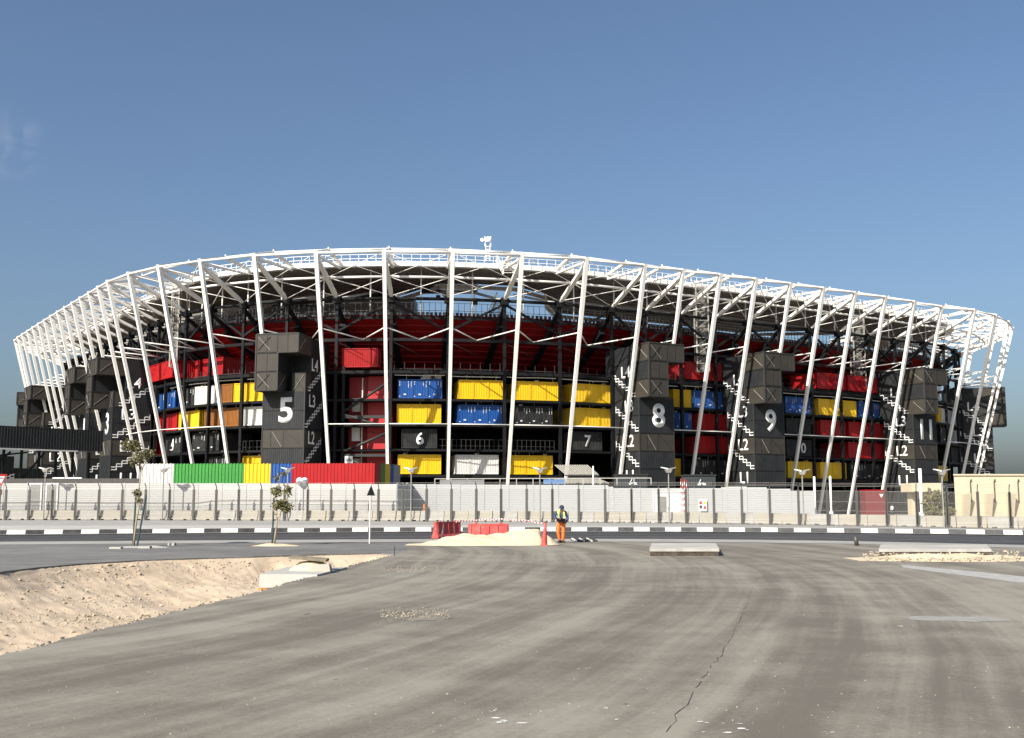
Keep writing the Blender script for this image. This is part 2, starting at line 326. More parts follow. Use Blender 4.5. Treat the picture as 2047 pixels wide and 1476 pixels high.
# railing bars on the open second level, in the bays beside the number 6 and 7 boxes
for s0, s1 in ((20.75, 22.95), (16.9, 17.7), (29.2, 31.0)):
    mb = MB(); n = int((s1 - s0) * 12)
    for k in range(n + 1):
        p = at(lerp(s0, s1, k / n), 11.2, 9.3); mb.beam(p, p + Vector((0, 0, 1.5)), .06)
    for z in (9.9, 10.8):
        for k in range(n): mb.beam(at(lerp(s0, s1, k / n), 11.2, z), at(lerp(s0, s1, (k + 1) / n), 11.2, z), .05)
    part(mb, 'deck_railing', M_FRAME)
# grey service cores behind the stand rim
def core(x0, x1, Y, z0, z1, dep=6, name='service_core', m=M_GREYCONC):
    a, b = py(x0, 620, Y), py(x1, 620, Y); mb = MB(); mb.box(a.x, b.x, Y, Y + dep, z0, z1); return part(mb, name, m)
core(690, 828, 182, 20, 36.2); core(400, 630, 190, 20, 36.0); 
# ducts and pipes hanging under the top deck above the containers
rp = random.Random(3)
for i in range(14, 37):
    if i in (18, 19, 24, 27, 33): continue
    mb = MB(); z = 19.75 + rp.uniform(-.15, .1); pts = [at(i + .06, 10.4, z)] + [at(i + f, 10.4, z + rp.uniform(-.05, .05)) for f in (.35, .65)] + [at(i + .95, 10.4, z)]
    mb.tube(pts, 0.07, 6); part(mb, 'service_pipe', M_DUCT)
    mb = MB(); mb.beam(at(i + .03, 10.9, 20.75), at(i + .97, 10.9, 20.75), .1)
    for k in range(6):
        p = at(i + .05 + k * .18, 10.9, 20.45); mb.beam(p, p + Vector((0, 0, .8 + .5 * rp.random())), .07)
    part(mb, 'deck_clutter_rail', M_FRAME)
# red lift shaft bay with black K bracing, left of the blue containers
M_a = s_px(692, 12, 12); M_b = s_px(782, 12, 12)
sh = empty('lift_shaft', frame(at(M_a, 12.4, 0), at(M_b, 12.4, 0) - at(M_a, 12.4, 0)))
tag(sh, 'tall red panelled lift shaft behind black bracing beside tower five', 'shaft')
Wsh = (at(M_b, 12.4, 0) - at(M_a, 12.4, 0)).length
for k in range(7):
    z0 = 1.0 + k * 2.7; mb = MB()
    for (x0, x1) in ((0.02, Wsh * .42), (Wsh * .46, Wsh)):
        mb.box(x0, x1, 0.0 if x0 > 1 else .9, 4, z0, z0 + 2.66)
    mb.build('shaft_panel', M_REDSHAFT, sh)
mb = MB(); mb.beam((Wsh * .34, -.1, 1), (Wsh * .34, -.1, 19.6), .16); mb.build('riser_pipe', M_DUCT, sh)
for z in (6.2, 10.6, 14.8):
    mb = MB(); mb.box(Wsh * .12, Wsh * .30, -.3, .6, z, z + 1.9); mb.build('duct_box', M_DUCT, sh)
pz_ = [at(M_a, 10.2, 16.8), at(M_b, 10.2, 18.6), at(M_a, 10.2, 13.2)]
zz = [(M_a, 20), (M_a, 14.4), (M_b, 19.6), (M_a, 14.3), (M_b, 12.0), (M_a, 8.8), (M_b, 12.0), (M_a, 8.6), (M_b, 4.6)]
for (s0, z0), (s1, z1) in (((M_a, 14.6), (M_b, 19.0)), ((M_a, 14.3), (M_b, 12.2)), ((M_a, 8.9), (M_b, 11.8)), ((M_a, 8.5), (M_b, 5.2))):
    one_tube('shaft_brace', [at(s0, 10.3, z0), at(s1, 10.3, z1)], .2, M_FRAME)
for z in (8.5, 13.9): one_beam('shaft_girder', at(M_a, 10.3, z), at(M_b, 10.3, z), .25, M_FRAME, .4)
one_beam('shaft_post', at(M_a, 10.3, 0), at(M_a, 10.3, 21), .4, M_BLACK)

ua, ub = at(s_px(838, 11.2, 19.6), 11.2, 19.35), at(s_px(882, 11.2, 19.6), 11.2, 19.35)
uu = empty('air_unit', frame(ua, ub - ua)); tag(uu, 'white rounded air handling unit on top of the blue containers', 'air unit'); ul = (ub - ua).length
mb = MB(); mb.hexa([(ul * .05, 0, 0), (ul * .5, 0, 0), (ul * .5, 1.5, 0), (ul * .05, 1.5, 0), (ul * .3, .1, .95), (ul * .5, .1, 1.1), (ul * .5, 1.4, 1.1), (ul * .3, 1.4, .95)]); mb.build('intake_hood', M_DUCT, uu)
mb = MB(); mb.box(ul * .5, ul, .1, 1.4, .1, 1.1); mb.build('unit_body', M_DUCT, uu)
mb = MB(); mb.tube([(ul * .62, -.02, .35), (ul * .62, -.1, .35)], .25, 10); mb.build('fan_ring', M_FRAME, uu)
nb_ = at(s_px(697, 10.0, 7.6), 10.0, 0); pn = empty('site_poster', frame((nb_.x, nb_.y, py(697, 927, nb_.y).z), tang(19.4))); tag(pn, 'small white poster on the black frame below the red shaft', 'poster')
mb = MB(); mb.box(-.55, .55, 0, .04, 0, 1.05); mb.build('sheet', M_SIGN, pn)
for k in range(4): mb = MB(); mb.box(-.35 + .2 * k, -.22 + .2 * k, -.012, 0, .3, .75 - .1 * (k % 2)); mb.build('printed_figure', M_FRAME, pn)
# things on the stadium roof
M_MAST = mat('dull_mast_steel', (.30, .285, .25), .6, var=.15)
def lattice(name, x0, x1, ytop, ybot, Y, label):
    a, b = py(x0, ybot, Y), py(x1, ybot, Y); t = py((x0 + x1) / 2, ytop, Y); w = b.x - a.x; h = t.z - a.z
    r = empty(name, Matrix.Translation(((a.x + b.x) / 2, Y, a.z))); tag(r, label, 'mast')
    for sx in (-1, 1):
        for sy in (-1, 1):
            mb = MB(); mb.beam((sx * w / 2, sy * w / 2, 0), (sx * w / 2, sy * w / 2, h), .2); mb.build('leg', M_MAST, r)
    n = max(3, int(h / 1.3)); mb = MB()
    for k in range(n + 1):
        z = h * k / n
        for s in (-1, 1): mb.beam((-w / 2, s * w / 2, z), (w / 2, s * w / 2, z), .09); mb.beam((s * w / 2, -w / 2, z), (s * w / 2, w / 2, z), .09)
        if k < n: mb.beam((-w / 2, -w / 2, z), (w / 2, -w / 2, z + h / n), .07)
    mb.build('lattice_bars', M_MAST, r)
    mb = MB(); mb.box(-w * .3, w * .3, -w * .2, w * .2, 0, h); mb.build('cable_shaft', mat('cable_shaft_grey', (.14, .135, .12), .8), r)
lattice('lattice_mast', 1392, 1416, 575, 745, 171, 'pale lattice mast rising behind the red container left of tower nine')
lattice('lattice_mast', 1706, 1728, 610, 775, 192, 'pale lattice mast behind the red containers left of tower eleven')
lattice('lattice_mast', 341, 355, 578, 735, 168, 'pale lattice mast behind the red deck containers right of tower three')
Y = 160; a = py(975, 522, Y)
an = empty('antenna_mast', Matrix.Translation(a)); tag(an, 'white antenna mast with round dishes standing on the roof edge', 'antenna')
h = py(975, 473, Y).z - a.z
for sx in (-.3, .3):
    mb = MB(); mb.beam((sx, 0, 0), (sx, 0, h * .66), .12); mb.build('leg', M_WHITE, an)
for k in range(5):
    mb = MB(); mb.beam((-.3, 0, .4 + k * .45), (.3, 0, .4 + k * .45), .07); mb.build('rung', M_WHITE, an)
for x, z0 in ((-.42, h * .6), (.42, h * .58)):
    mb = MB(); mb.beam((x, 0, z0), (x, 0, h * 1.0), .14, .1); mb.build('panel_aerial', M_WHITE, an)
for x, z, r in ((-.85, h * .85, .26), (.05, h * .88, .36)):
    mb = MB(); mb.tube([(x, -.1, z), (x, -.35, z)], r, 12); mb.build('dish', M_WHITE, an)
mb = MB(); mb.beam((-.85, 0, h * .8), (.45, 0, h * .8), .08); mb.build('crossbar', M_WHITE, an)
# screen hanging under the roof, speakers, access stair
Y = 176; a, b = py(842, 586, Y), py(955, 560, Y)
sc = empty('scoreboard', Matrix.Translation((a.x, Y, a.z))); tag(sc, 'black back of a large screen hanging under the roof', 'screen')
mb = MB(); mb.box(0, b.x - a.x, 0, .8, 0, b.z - a.z); mb.build('casing', M_SEAT, sc)
for k in range(3):
    mb = MB(); z = (b.z - a.z) * (.2 + .3 * k); mb.beam((.3, -.12, z), (b.x - a.x - .3, -.12, z), .14); mb.build('service_rail', M_FRAME, sc)
for k in range(2):
    mb = MB(); x = (b.x - a.x) * (.2 + .6 * k); mb.beam((x, .4, b.z - a.z), (x, .4, b.z - a.z + 2.5), .2); mb.build('hanger', M_FRAME, sc)
Y = 170
for x, y, lab in ((948, 602, 'black loudspeaker box hanging below the right end of the screen'), (876, 594, 'small black loudspeaker hanging left of the screen centre')):
    a = py(x, y, Y); sp = empty('loudspeaker', Matrix.Translation(a)); tag(sp, lab, 'loudspeaker')
    w = .6 if x > 900 else .35
    mb = MB(); mb.hexa([(-w * .8, -.4, -w), (w * .8, -.4, -w), (w * .8, .4, -w), (-w * .8, .4, -w), (-w, -.5, w * .6), (w, -.5, w * .6), (w, .5, w * .6), (-w, .5, w * .6)]); mb.build('cabinet', M_SEAT, sp)
    mb = MB(); mb.beam((0, 0, w * .6), (0, 0, 3.4), .08); mb.build('hanger', M_SEAT, sp)
def stairway(name, p0, p1, w, label, m=M_WHITE, tread=M_DUCT):
    d = Vector(p1) - Vector(p0); L = d.length; side = Vector((1, 0, 0)) if abs(d.normalized().x) < .7 else Vector((0, 1, 0))
    r = empty(name, Matrix.Translation(p0)); tag(r, label, 'stairs'); d0 = Vector((0, 0, 0))
    for s in (-1, 1):
        mb = MB(); mb.beam(side * (s * w / 2), d + side * (s * w / 2), .12, .3); mb.build('stringer', m, r)
        mb = MB(); up = Vector((0, 0, 1.0)); mb.beam(side * (s * w / 2) + up, d + side * (s * w / 2) + up, .07)
        for k in range(6): q = d * (k / 5) + side * (s * w / 2); mb.beam(q, q + up, .06)
        mb.build('handrail', m, r)
    n = max(5, int(L / .45))
    for k in range(n):
        q = d * ((k + .5) / n); mb = MB(); mb.beam(q - side * w / 2, q + side * w / 2, .26, .06); mb.build('tread', tread, r)
stairway('access_stair', py(984, 640, 163), py(1003, 597, 166), 1.4, 'narrow access stair climbing from the stand rim to the roof catwalk', M_WHITE, mat('brown_tread', (.12, .05, .03)))
stairway('access_ladder', py(1018, 548, 153), py(1003, 520, 154.6), 1.6, 'steep white access ladder with platform at the roof gutter')

# ================================================================== SHIPPING CONTAINERS in the facade
def corr(mb, p0, ux, width, z0, z1, nrm, n, amp):
    """vertical trapezoid corrugation from p0 along ux, recessed against nrm"""
    prof = []
    for k in range(n):
        a = k / n; prof += [(a, 0), (a + .32 / n, 0), (a + .5 / n, 1), (a + .82 / n, 1)]
    prof.append((1, 0))
    pts = [Vector(p0) + Vector(ux) * (u * width) - Vector(nrm) * (amp * d) for u, d in prof]
    b = len(mb.v)
    for p in pts: mb.v.append((p.x, p.y, z0)); mb.v.append((p.x, p.y, z1))
    for k in range(len(pts) - 1): mb.f.append((b + 2 * k, b + 2 * k + 2, b + 2 * k + 3, b + 2 * k + 1)); mb.mi.append(0)
def container_body(w, d, h, nf, ns, amp=.06):
    mb = MB(); x = w / 2 - .06; y0, y1, z0, z1 = .06, d - .06, .12, h - .08
    corr(mb, (-x, y0, 0), (1, 0, 0), 2 * x, z0, z1, (0, -1, 0), nf, amp)
    corr(mb, (-x, y1, 0), (0, -1, 0), y1 - y0, z0, z1, (-1, 0, 0), ns, amp)
    corr(mb, (x, y0, 0), (0, 1, 0), y1 - y0, z0, z1, (1, 0, 0), ns, amp)
    mb.face([(-x, y1, z0), (-x, y1, z1), (x, y1, z1), (x, y1, z0)])
    mb.face([(-x, y0, z1), (x, y0, z1), (x, y1, z1), (-x, y1, z1)]); mb.face([(-x, y0, z0), (-x, y1, z0), (x, y1, z0), (x, y0, z0)])
    return mb
def container_frame(w, d, h):
    mb = MB(); t = .13; X = w / 2
    for sx in (-1, 1):
        xa, xb = (-X, -X + t) if sx < 0 else (X - t, X)
        for ya, yb in ((0, t), (d - t, d)): mb.box(xa, xb, ya, yb, 0, h)
        mb.box(xa + .003, xb - .003, t, d - t, .0, .15); mb.box(xa + .003, xb - .003, t, d - t, h - .1, h - .002)
    for ya, yb in ((.003, t - .003), (d - t + .003, d - .003)):
        mb.box(-X + t, X - t, ya, yb, 0, .17); mb.box(-X + t, X - t, ya, yb, h - .12, h - .002)
    return mb
CH = 2.72
CM = {}
def cmeshes(kind_):
    if kind_ not in CM:
        w, d, nf, ns = {'end': (2.44, 6.06, 8, 20), 'side': (6.06, 2.44, 20, 8)}[kind_]
        b = container_body(w, d, CH, nf, ns).mesh('container_body', M_WHITE); f = container_frame(w, d, CH).mesh('container_frame', M_WHITE)
        CM[kind_] = (b, f)
    return CM[kind_]
def marks_mesh(seed):
    r = random.Random(seed); mb = MB(); y = -.012
    for x in (-.95, .5):                                              # columns of small code letters and label plates
        z = CH - .32
        for k in range(r.randint(3, 5)):
            hh = r.uniform(.06, .12); mb.box(x, x + r.uniform(.07, .15), y, y + .008, z - hh, z); z -= hh + .1
    mb.box(1.0, 1.05, y, y + .008, CH - 1.15, CH - .3)
    for k in range(3): mb.box(-.22 + k * .14, -.13 + k * .14, y, y + .008, .45, .66)
    mb.box(-.98, -.78, y, y + .008, .25, .33)
    return mb.mesh('container_marking', M_SIGN)
MARKS = [marks_mesh(k) for k in range(4)]
def slot_obj(o, m):
    o.material_slots[0].link = 'OBJECT'; o.material_slots[0].material = m
def vent_mesh(k):
    mb = MB(); 
    if k == 0: mb.tube([(-.3, .5, CH), (-.3, .5, CH + .55), (.25, .5, CH + .55), (.25, .3, CH + .3)], .06, 6)
    elif k == 1: mb.box(-.35, .05, .3, .7, CH, CH + .22); mb.tube([(.3, .5, CH), (.3, .5, CH + .35)], .06, 6)
    else: mb.tube([(.2, .4, CH), (.2, .4, CH + .8), (-.7, .4, CH + .8)], .05, 6)
    return mb.mesh('roof_vent', M_DUCT)
VENTS = [vent_mesh(k) for k in range(3)]
POS = {1: [''], 2: ['left of two, ', 'right of two, '], 3: ['left of three, ', 'middle of three, ', 'right of three, ']}
rc = random.Random(11)
ncont = 0
def containers(xl, xr, lv, n, colour, where, marks=False, number=None, r=10.7, vents=True, side=False):
    global ncont
    z = FLOORS[lv]; zm = z + 1.3
    a = at(s_px(xl, r, zm), r, z); b = at(s_px(xr, r, zm), r, z); d = (b - a); L = d.length; w = L / n
    kind_ = 'side' if side else 'end'; bm_, fm_ = cmeshes(kind_); base = 6.06 if side else 2.44
    for k in range(n):
        p = a + d * ((k + .5) / n); Mx = frame(p, d) @ Matrix.Diagonal((w / base * .985, 1, 1, 1))
        root = empty('shipping_container', Mx); pos = POS[n][k]
        root['label'] = (f'{pos}{colour} shipping container {where}').strip(); root['category'] = 'container'; root['group'] = 'shipping containers in the stadium facade'
        o = obj('body', bm_, root); slot_obj(o, CPAINT[colour]); o = obj('frame', fm_, root); slot_obj(o, CPAINT[colour])
        if marks: kind(obj('marking', MARKS[(ncont) % 4], root), 'stuff')
        if vents and not side and rc.random() < .75: obj('roof_vent', VENTS[rc.randrange(3)], root)
        if number: 
            o = obj('number', text_mesh(number, 1.75, M_SIGN, .02), root, Matrix.Translation((0.15, -.03, CH / 2)) @ Matrix.Diagonal((base / w, 1, 1, 1)))
        ncont += 1
C = containers
C(795, 884, 4, 3, 'blue', 'in the top row right of the red shaft', True)
C(917, 1005, 4, 3, 'yellow', 'in the top row right of the blue three')
C(1031, 1119, 4, 3, 'yellow', 'in the top row, second yellow set from the blue')
C(1147, 1223, 4, 3, 'yellow', 'in the top row just left of tower eight')
C(793, 882, 3, 3, 'yellow', 'right above the number six box')
C(915, 1004, 3, 3, 'blue', 'in the third row under yellow ones', True)
C(1030, 1105, 3, 3, 'black', 'in the third row right of the blue three', True)
C(1147, 1223, 3, 3, 'yellow', 'right above the number seven box')
C(802, 874, 2, 1, 'black', 'turned sideways, with a white number six', number='6', side=True)
C(1143, 1204, 2, 1, 'black', 'turned sideways, with a white number seven', number='7', side=True)
C(795, 882, 1, 3, 'yellow', 'in the bottom row below the number six box')
C(910, 997, 1, 3, 'white', 'in the bottom row between two yellow sets')
C(1022, 1105, 1, 3, 'yellow', 'in the bottom row right of the white three')
# left of tower five
C(288, 350, 4, 3, 'blue', 'in the top row right of tower three', True)
C(363, 388, 4, 1, 'black', 'with white marks between blue and white ones', True)
C(389, 438, 4, 2, 'white', 'in the top row left of tower five', vents=True)
C(443, 465, 4, 1, 'brown', 'in the top row between white and yellow', vents=False)
C(467, 531, 4, 3, 'yellow', 'in the top row touching tower five')
C(286, 354, 3, 3, 'red', 'in the third row right of tower three')
C(357, 398, 3, 2, 'yellow', 'in the third row between red and brown')
C(408, 477, 3, 3, 'brown', 'in the third row left of tower five')
C(487, 531, 3, 2, 'white', 'in the third row touching tower five')
C(284, 312, 2, 1, 'red', 'low in the second row left of the number four', vents=False)
C(323, 363, 2, 1, 'black', 'with a white number four', number='4', marks=True)
C(384, 438, 2, 2, 'black', 'in the second row right of the number four', True)
C(410, 450, 1, 2, 'black', 'in the bottom row above the green hoarding', True)
C(485, 527, 1, 2, 'yellow', 'in the bottom row left of tower five')
C(294, 345, 5, 2, 'red', 'on the top deck nearest tower three', vents=False, r=9.0)
C(355, 400, 5, 2, 'red', 'on the top deck, set left of centre', vents=False, r=12.5)
C(405, 446, 5, 2, 'red', 'on the top deck nearest tower five', vents=False, r=12.5)
C(683, 756, 5, 1, 'red', 'standing alone on the top deck above the red shaft', side=True)
# between towers eight and nine
C(1339, 1361, 5, 1, 'red', 'on the top deck peeping out right of tower eight', vents=False, r=12)
C(1370, 1453, 5, 3, 'red', 'on the top deck left of tower nine', vents=False)
C(1346, 1382, 4, 2, 'yellow', 'in the top row touching tower eight')
C(1385, 1454, 4, 3, 'blue', 'in the top row left of tower nine', True)
C(1345, 1383, 3, 2, 'blue', 'in the third row touching tower eight', True)
C(1395, 1455, 3, 3, 'red', 'in the third row left of tower nine')
C(1395, 1455, 2, 3, 'red', 'in the second row left of tower nine')
C(1347, 1361, 1, 1, 'yellow', 'narrow, in the bottom row touching tower eight', vents=False)
C(1390, 1455, 1, 3, 'black', 'in the bottom row left of tower nine', True)
# between towers nine and eleven
C(1633, 1690, 5, 2, 'red', 'on the top deck right of tower nine', vents=False)
C(1695, 1768, 5, 3, 'red', 'on the top deck left of tower eleven', vents=False)
C(1570, 1627, 4, 3, 'blue', 'in the top row right of tower nine', True)
C(1636, 1712, 4, 3, 'yellow', 'in the top row between two blue sets')
C(1717, 1773, 4, 3, 'blue', 'in the top row left of tower eleven', True)
C(1572, 1625, 3, 2, 'black', 'in the third row right of tower nine')
C(1640, 1690, 3, 2, 'red', 'in shade in the third row below yellow')
C(1697, 1772, 3, 3, 'red', 'in the third row left of tower eleven')
C(1572, 1630, 2, 1, 'black', 'with a white number ten', number='10', side=True)
C(1696, 1772, 2, 3, 'red', 'in the second row left of tower eleven')
C(1575, 1630, 1, 2, 'yellow', 'in the bottom row right of tower nine')
C(1640, 1692, 1, 2, 'yellow', 'in the bottom row left of black ones')
C(1700, 1775, 1, 3, 'black', 'in the bottom row left of tower eleven', True)
# right of tower eleven
C(1874, 1881, 4, 1, 'yellow', 'narrow, in the top row touching tower eleven', vents=False)
C(1881, 1893, 4, 1, 'white', 'in the top row right of tower eleven', vents=False)
C(1894, 1926, 4, 2, 'grey', 'in the top row right of tower eleven')
C(1927, 1946, 4, 1, 'blue', 'in the top row at the right end')
C(1880, 1896, 3, 1, 'black', 'in the third row right of tower eleven', True)
C(1900, 1926, 3, 2, 'grey', 'in the third row right of tower eleven', vents=False)
C(1928, 1950, 3, 1, 'yellow', 'in the third row at the right end', vents=False)
C(1876, 1900, 1, 1, 'yellow', 'in the bottom row right of tower eleven', vents=False)
C(1902, 1940, 2, 2, 'black', 'in the second row right of tower eleven', vents=False)

# ================================================================== STAIR TOWERS clad in black containers
RH, Z0 = 2.55, 1.6
def zr(k): return Z0 + RH * k
def zig(z0, z1, L, n, inv):
    """double white stair line on a side wall; local x = depth from the front, z up"""
    mb = MB()
    for off in (0, .42):
        w = .13
        for k in range(n):
            xa, xb = L * k / n, L * (k + 1) / n; za, zb = lerp(z0, z1, k / n) + off, lerp(z0, z1, (k + 1) / n) + off
            mb.box(xa, xb + w / 2, -.012, .0, za - w / 2, za + w / 2); mb.box(xb - w / 2, xb + w / 2, -.0125, .0, za + w / 2, zb - w / 2)
    return mb
def panel_block(root, name, x0, x1, y0, y1, z0, z1, m, seams=True, ribs=0):
    mb = MB(); mb.box(x0, x1, y0, y1, z0, z1)
    if ribs:
        n = int((x1 - x0) / .3)
        for k in range(n): xa = lerp(x0 + .1, x1 - .1, k / n); mb.box(xa, xa + .13, y0 - .035, y0 + .01, z0 + .08, z1 - .08)
        n = int((y1 - y0) / .3)
        for k in range(n):
            ya = lerp(y0 + .1, y1 - .1, k / n)
            for xs in (x0, x1): mb.box(xs - .03, xs + .03, ya, ya + .13, z0 + .08, z1 - .08)
    return mb.build(name, m, root)
def edge_frame(root, x0, x1, y0, y1, z0, z1, t=.14):
    mb = MB(); e = .012
    for x in (x0, x1):
        for y in (y0, y1): mb.box(x - t / 2 - e, x + t / 2 + e, y - t / 2 - e, y + t / 2 + e, z0, z1)
    for z in (z0, z1):
        for y in (y0, y1): mb.box(x0 + t / 2, x1 - t / 2, y - t / 2, y + t / 2, z - t / 2, z + t / 2)
        for x in (x0, x1): mb.box(x - t / 2, x + t / 2, y0 + t / 2, y1 - t / 2, z - t / 2, z + t / 2)
    return mb.build('edge_frame', M_FRAME, root)
M_BRACE = mat('grey_brace', (.30, .29, .27), .5)
def xbrace(root, p, q, r_, s_):
    mb = MB(); mb.beam(p, q, .07, .04); mb.build('cross_brace', M_BRACE, root)
    if r_: mb = MB(); mb.beam(r_, s_, .09, .04); mb.build('cross_brace', M_FRAME, root)
def tower(s, number, label, rf=3.6, turn=0.0, left=False, W=6.06, D=6.06):
    tg = tang(s); tg = Matrix.Rotation(math.radians(turn), 3, 'Z') @ tg
    root = empty('stair_tower', frame(at(s, rf, 0), tg)); tag(root, label, 'stair tower', 'stair towers around the stadium')
    X = W / 2
    rows = [0, 1, 2, 3, 4, 5]
    panel_block(root, 'base_wall', -X, X, 0, D, 0, zr(0) - .01, M_CLAD)
    for k in range(6):
        mesh_row = (k == 3)
        panel_block(root, 'mesh_panel' if mesh_row else 'wall_panel', -X, X, 0, D, zr(k), zr(k + 1) - .04, M_MESH if mesh_row else M_CLAD, ribs=0 if mesh_row else 1)
        edge_frame(root, -X, X, 0, D, zr(k), zr(k + 1), .1)
    xbrace(root, (-.2, -.03, zr(3) + .2), (-1.6, -.03, zr(4) - .3), (.4, -.03, zr(4) - .2), (X - .3, -.03, zr(3) + .2)); 
    mb = MB(); mb.box(-.05, .05, -.05, 0, zr(3) + .1, zr(4) - .1); mb.box(-1.9, -1.75, -.05, 0, zr(3) + .3, zr(4) - .4); mb.build('mullion', M_FRAME, root)
    # rear upper block and the projecting boxes at the top
    for k in (6, 7, 8): panel_block(root, 'wall_panel', -X + .02, X, 1.9, D + 2.5, zr(k), zr(k + 1) - .04, M_CLAD, ribs=1)
    o1 = -2.6
    for k, xr_ in ((6, 0.15), (7, 0.15), (8, X)):
        panel_block(root, 'mesh_panel', -X, xr_, o1, 1.88 if k != 7 else o1 + .3, zr(k), zr(k + 1) - .04, M_MESH)
        if k == 7: panel_block(root, 'wall_panel', -X, xr_ - .12, o1 + .305, 1.88, zr(k), zr(k + 1) - .04, M_CLAD, ribs=1)
        edge_frame(root, -X, xr_, o1, 1.8, zr(k), zr(k + 1) - .02, .16)
        for xm in ([-1.45] if k < 8 else [-1.5, 0.02, 1.5]):
            mb = MB(); mb.box(xm - .05, xm + .05, o1 - .06, o1, zr(k) + .1, zr(k + 1) - .12); mb.build('mullion', M_FRAME, root)
        if k != 7: xbrace(root, (-X + .3, o1 - .05, zr(k + 1) - .4), (-1.0, o1 - .05, zr(k) + .35), (-1.0, o1 - .05, zr(k + 1) - .4), (-X + .3, o1 - .05, zr(k) + .35))
        if k != 7:
            xbrace(root, (-X - .05, o1 + .4, zr(k) + .4), (-X - .05, o1 + 2.4, zr(k + 1) - .5), None, None)
            xbrace(root, (xr_ + .05, o1 + 2.4, zr(k + 1) - .5), (xr_ + .05, o1 + .4, zr(k) + .4), None, None)
    if left:
        panel_block(root, 'mesh_panel', 1.2, X, 0.02, 1.85, zr(6), zr(7) - .05, M_MESH); edge_frame(root, 1.2, X, 0.02, 1.85, zr(6), zr(7) - .05, .1)
        xbrace(root, (1.4, -.05, zr(6) + .2), (X - .2, -.05, zr(7) - .3), (1.4, -.05, zr(7) - .3), (X - .2, -.05, zr(6) + .2))
    # big number
    if number: obj('number', text_mesh(number, 3.5, M_SIGN, .025), root, Matrix.Translation((.35, -.05, zr(4) + 2.6)))
    # level signs and stair lines on both side walls
    for side_ in (-1, 1):
        for lv in (1, 2, 3, 4):
            zc = 10.75 + 5.05 * (lv - 2); up = 1.9 if lv == 4 else 0
            if side_ > 0: Mx = frame((X + .04, 2.5 + up * .4, zc), (0, 1, 0)); tx = 'L%d' % lv
            else: Mx = frame((-X - .04, 2.5 + up * .4, zc), (0, -1, 0)); tx = 'L%d' % lv
            obj('level_sign', text_mesh(tx, 1.75, M_SIGN, .012), root, Mx)
            if lv > 1:
                mb = zig(0, 3.5, 5.7, 7, False); zb = 7.05 + 5.05 * (lv - 2)
                if side_ > 0: Mz = frame((X + .045, .15 + (1.9 if lv == 4 else 0) * .4, zb), (0, 1, 0))
                else: Mz = frame((-X - .045, .15 + (1.9 if lv == 4 else 0) * .4, zb), (0, -1, 0)) @ Matrix.Diagonal((-1, 1, 1, 1))
                mb.build('stair_line', M_LINE, root, M=Mz)
    return root
def tower_at(px, number, label, **k):
    rf = k.get('rf', 3.6); return tower(s_px(px, rf, 12), number, label, **k)
tower_at(566, '5', 'black container stair tower with a big white number five', left=True)
tower_at(1313, '8', 'black container stair tower with a big white number eight')
tower_at(1538, '9', 'black container stair tower with a big white number nine')
tower_at(1850, '11', 'black container stair tower with a big white number eleven')
tower_at(212, '3', 'dark stair tower with a narrow lit front and number 3', left=True)
tower_at(166, '1', 'dark stair tower with number 1, left of tower three', left=True)
tower(2.6, None, 'dark stair tower far left, just right of the leftmost tower', left=True)
tower(-0.4, None, 'leftmost dark stair tower against the sky', left=True)
tower(38.2, None, 'rightmost dark stair tower with its top box against the sky', turn=-8)

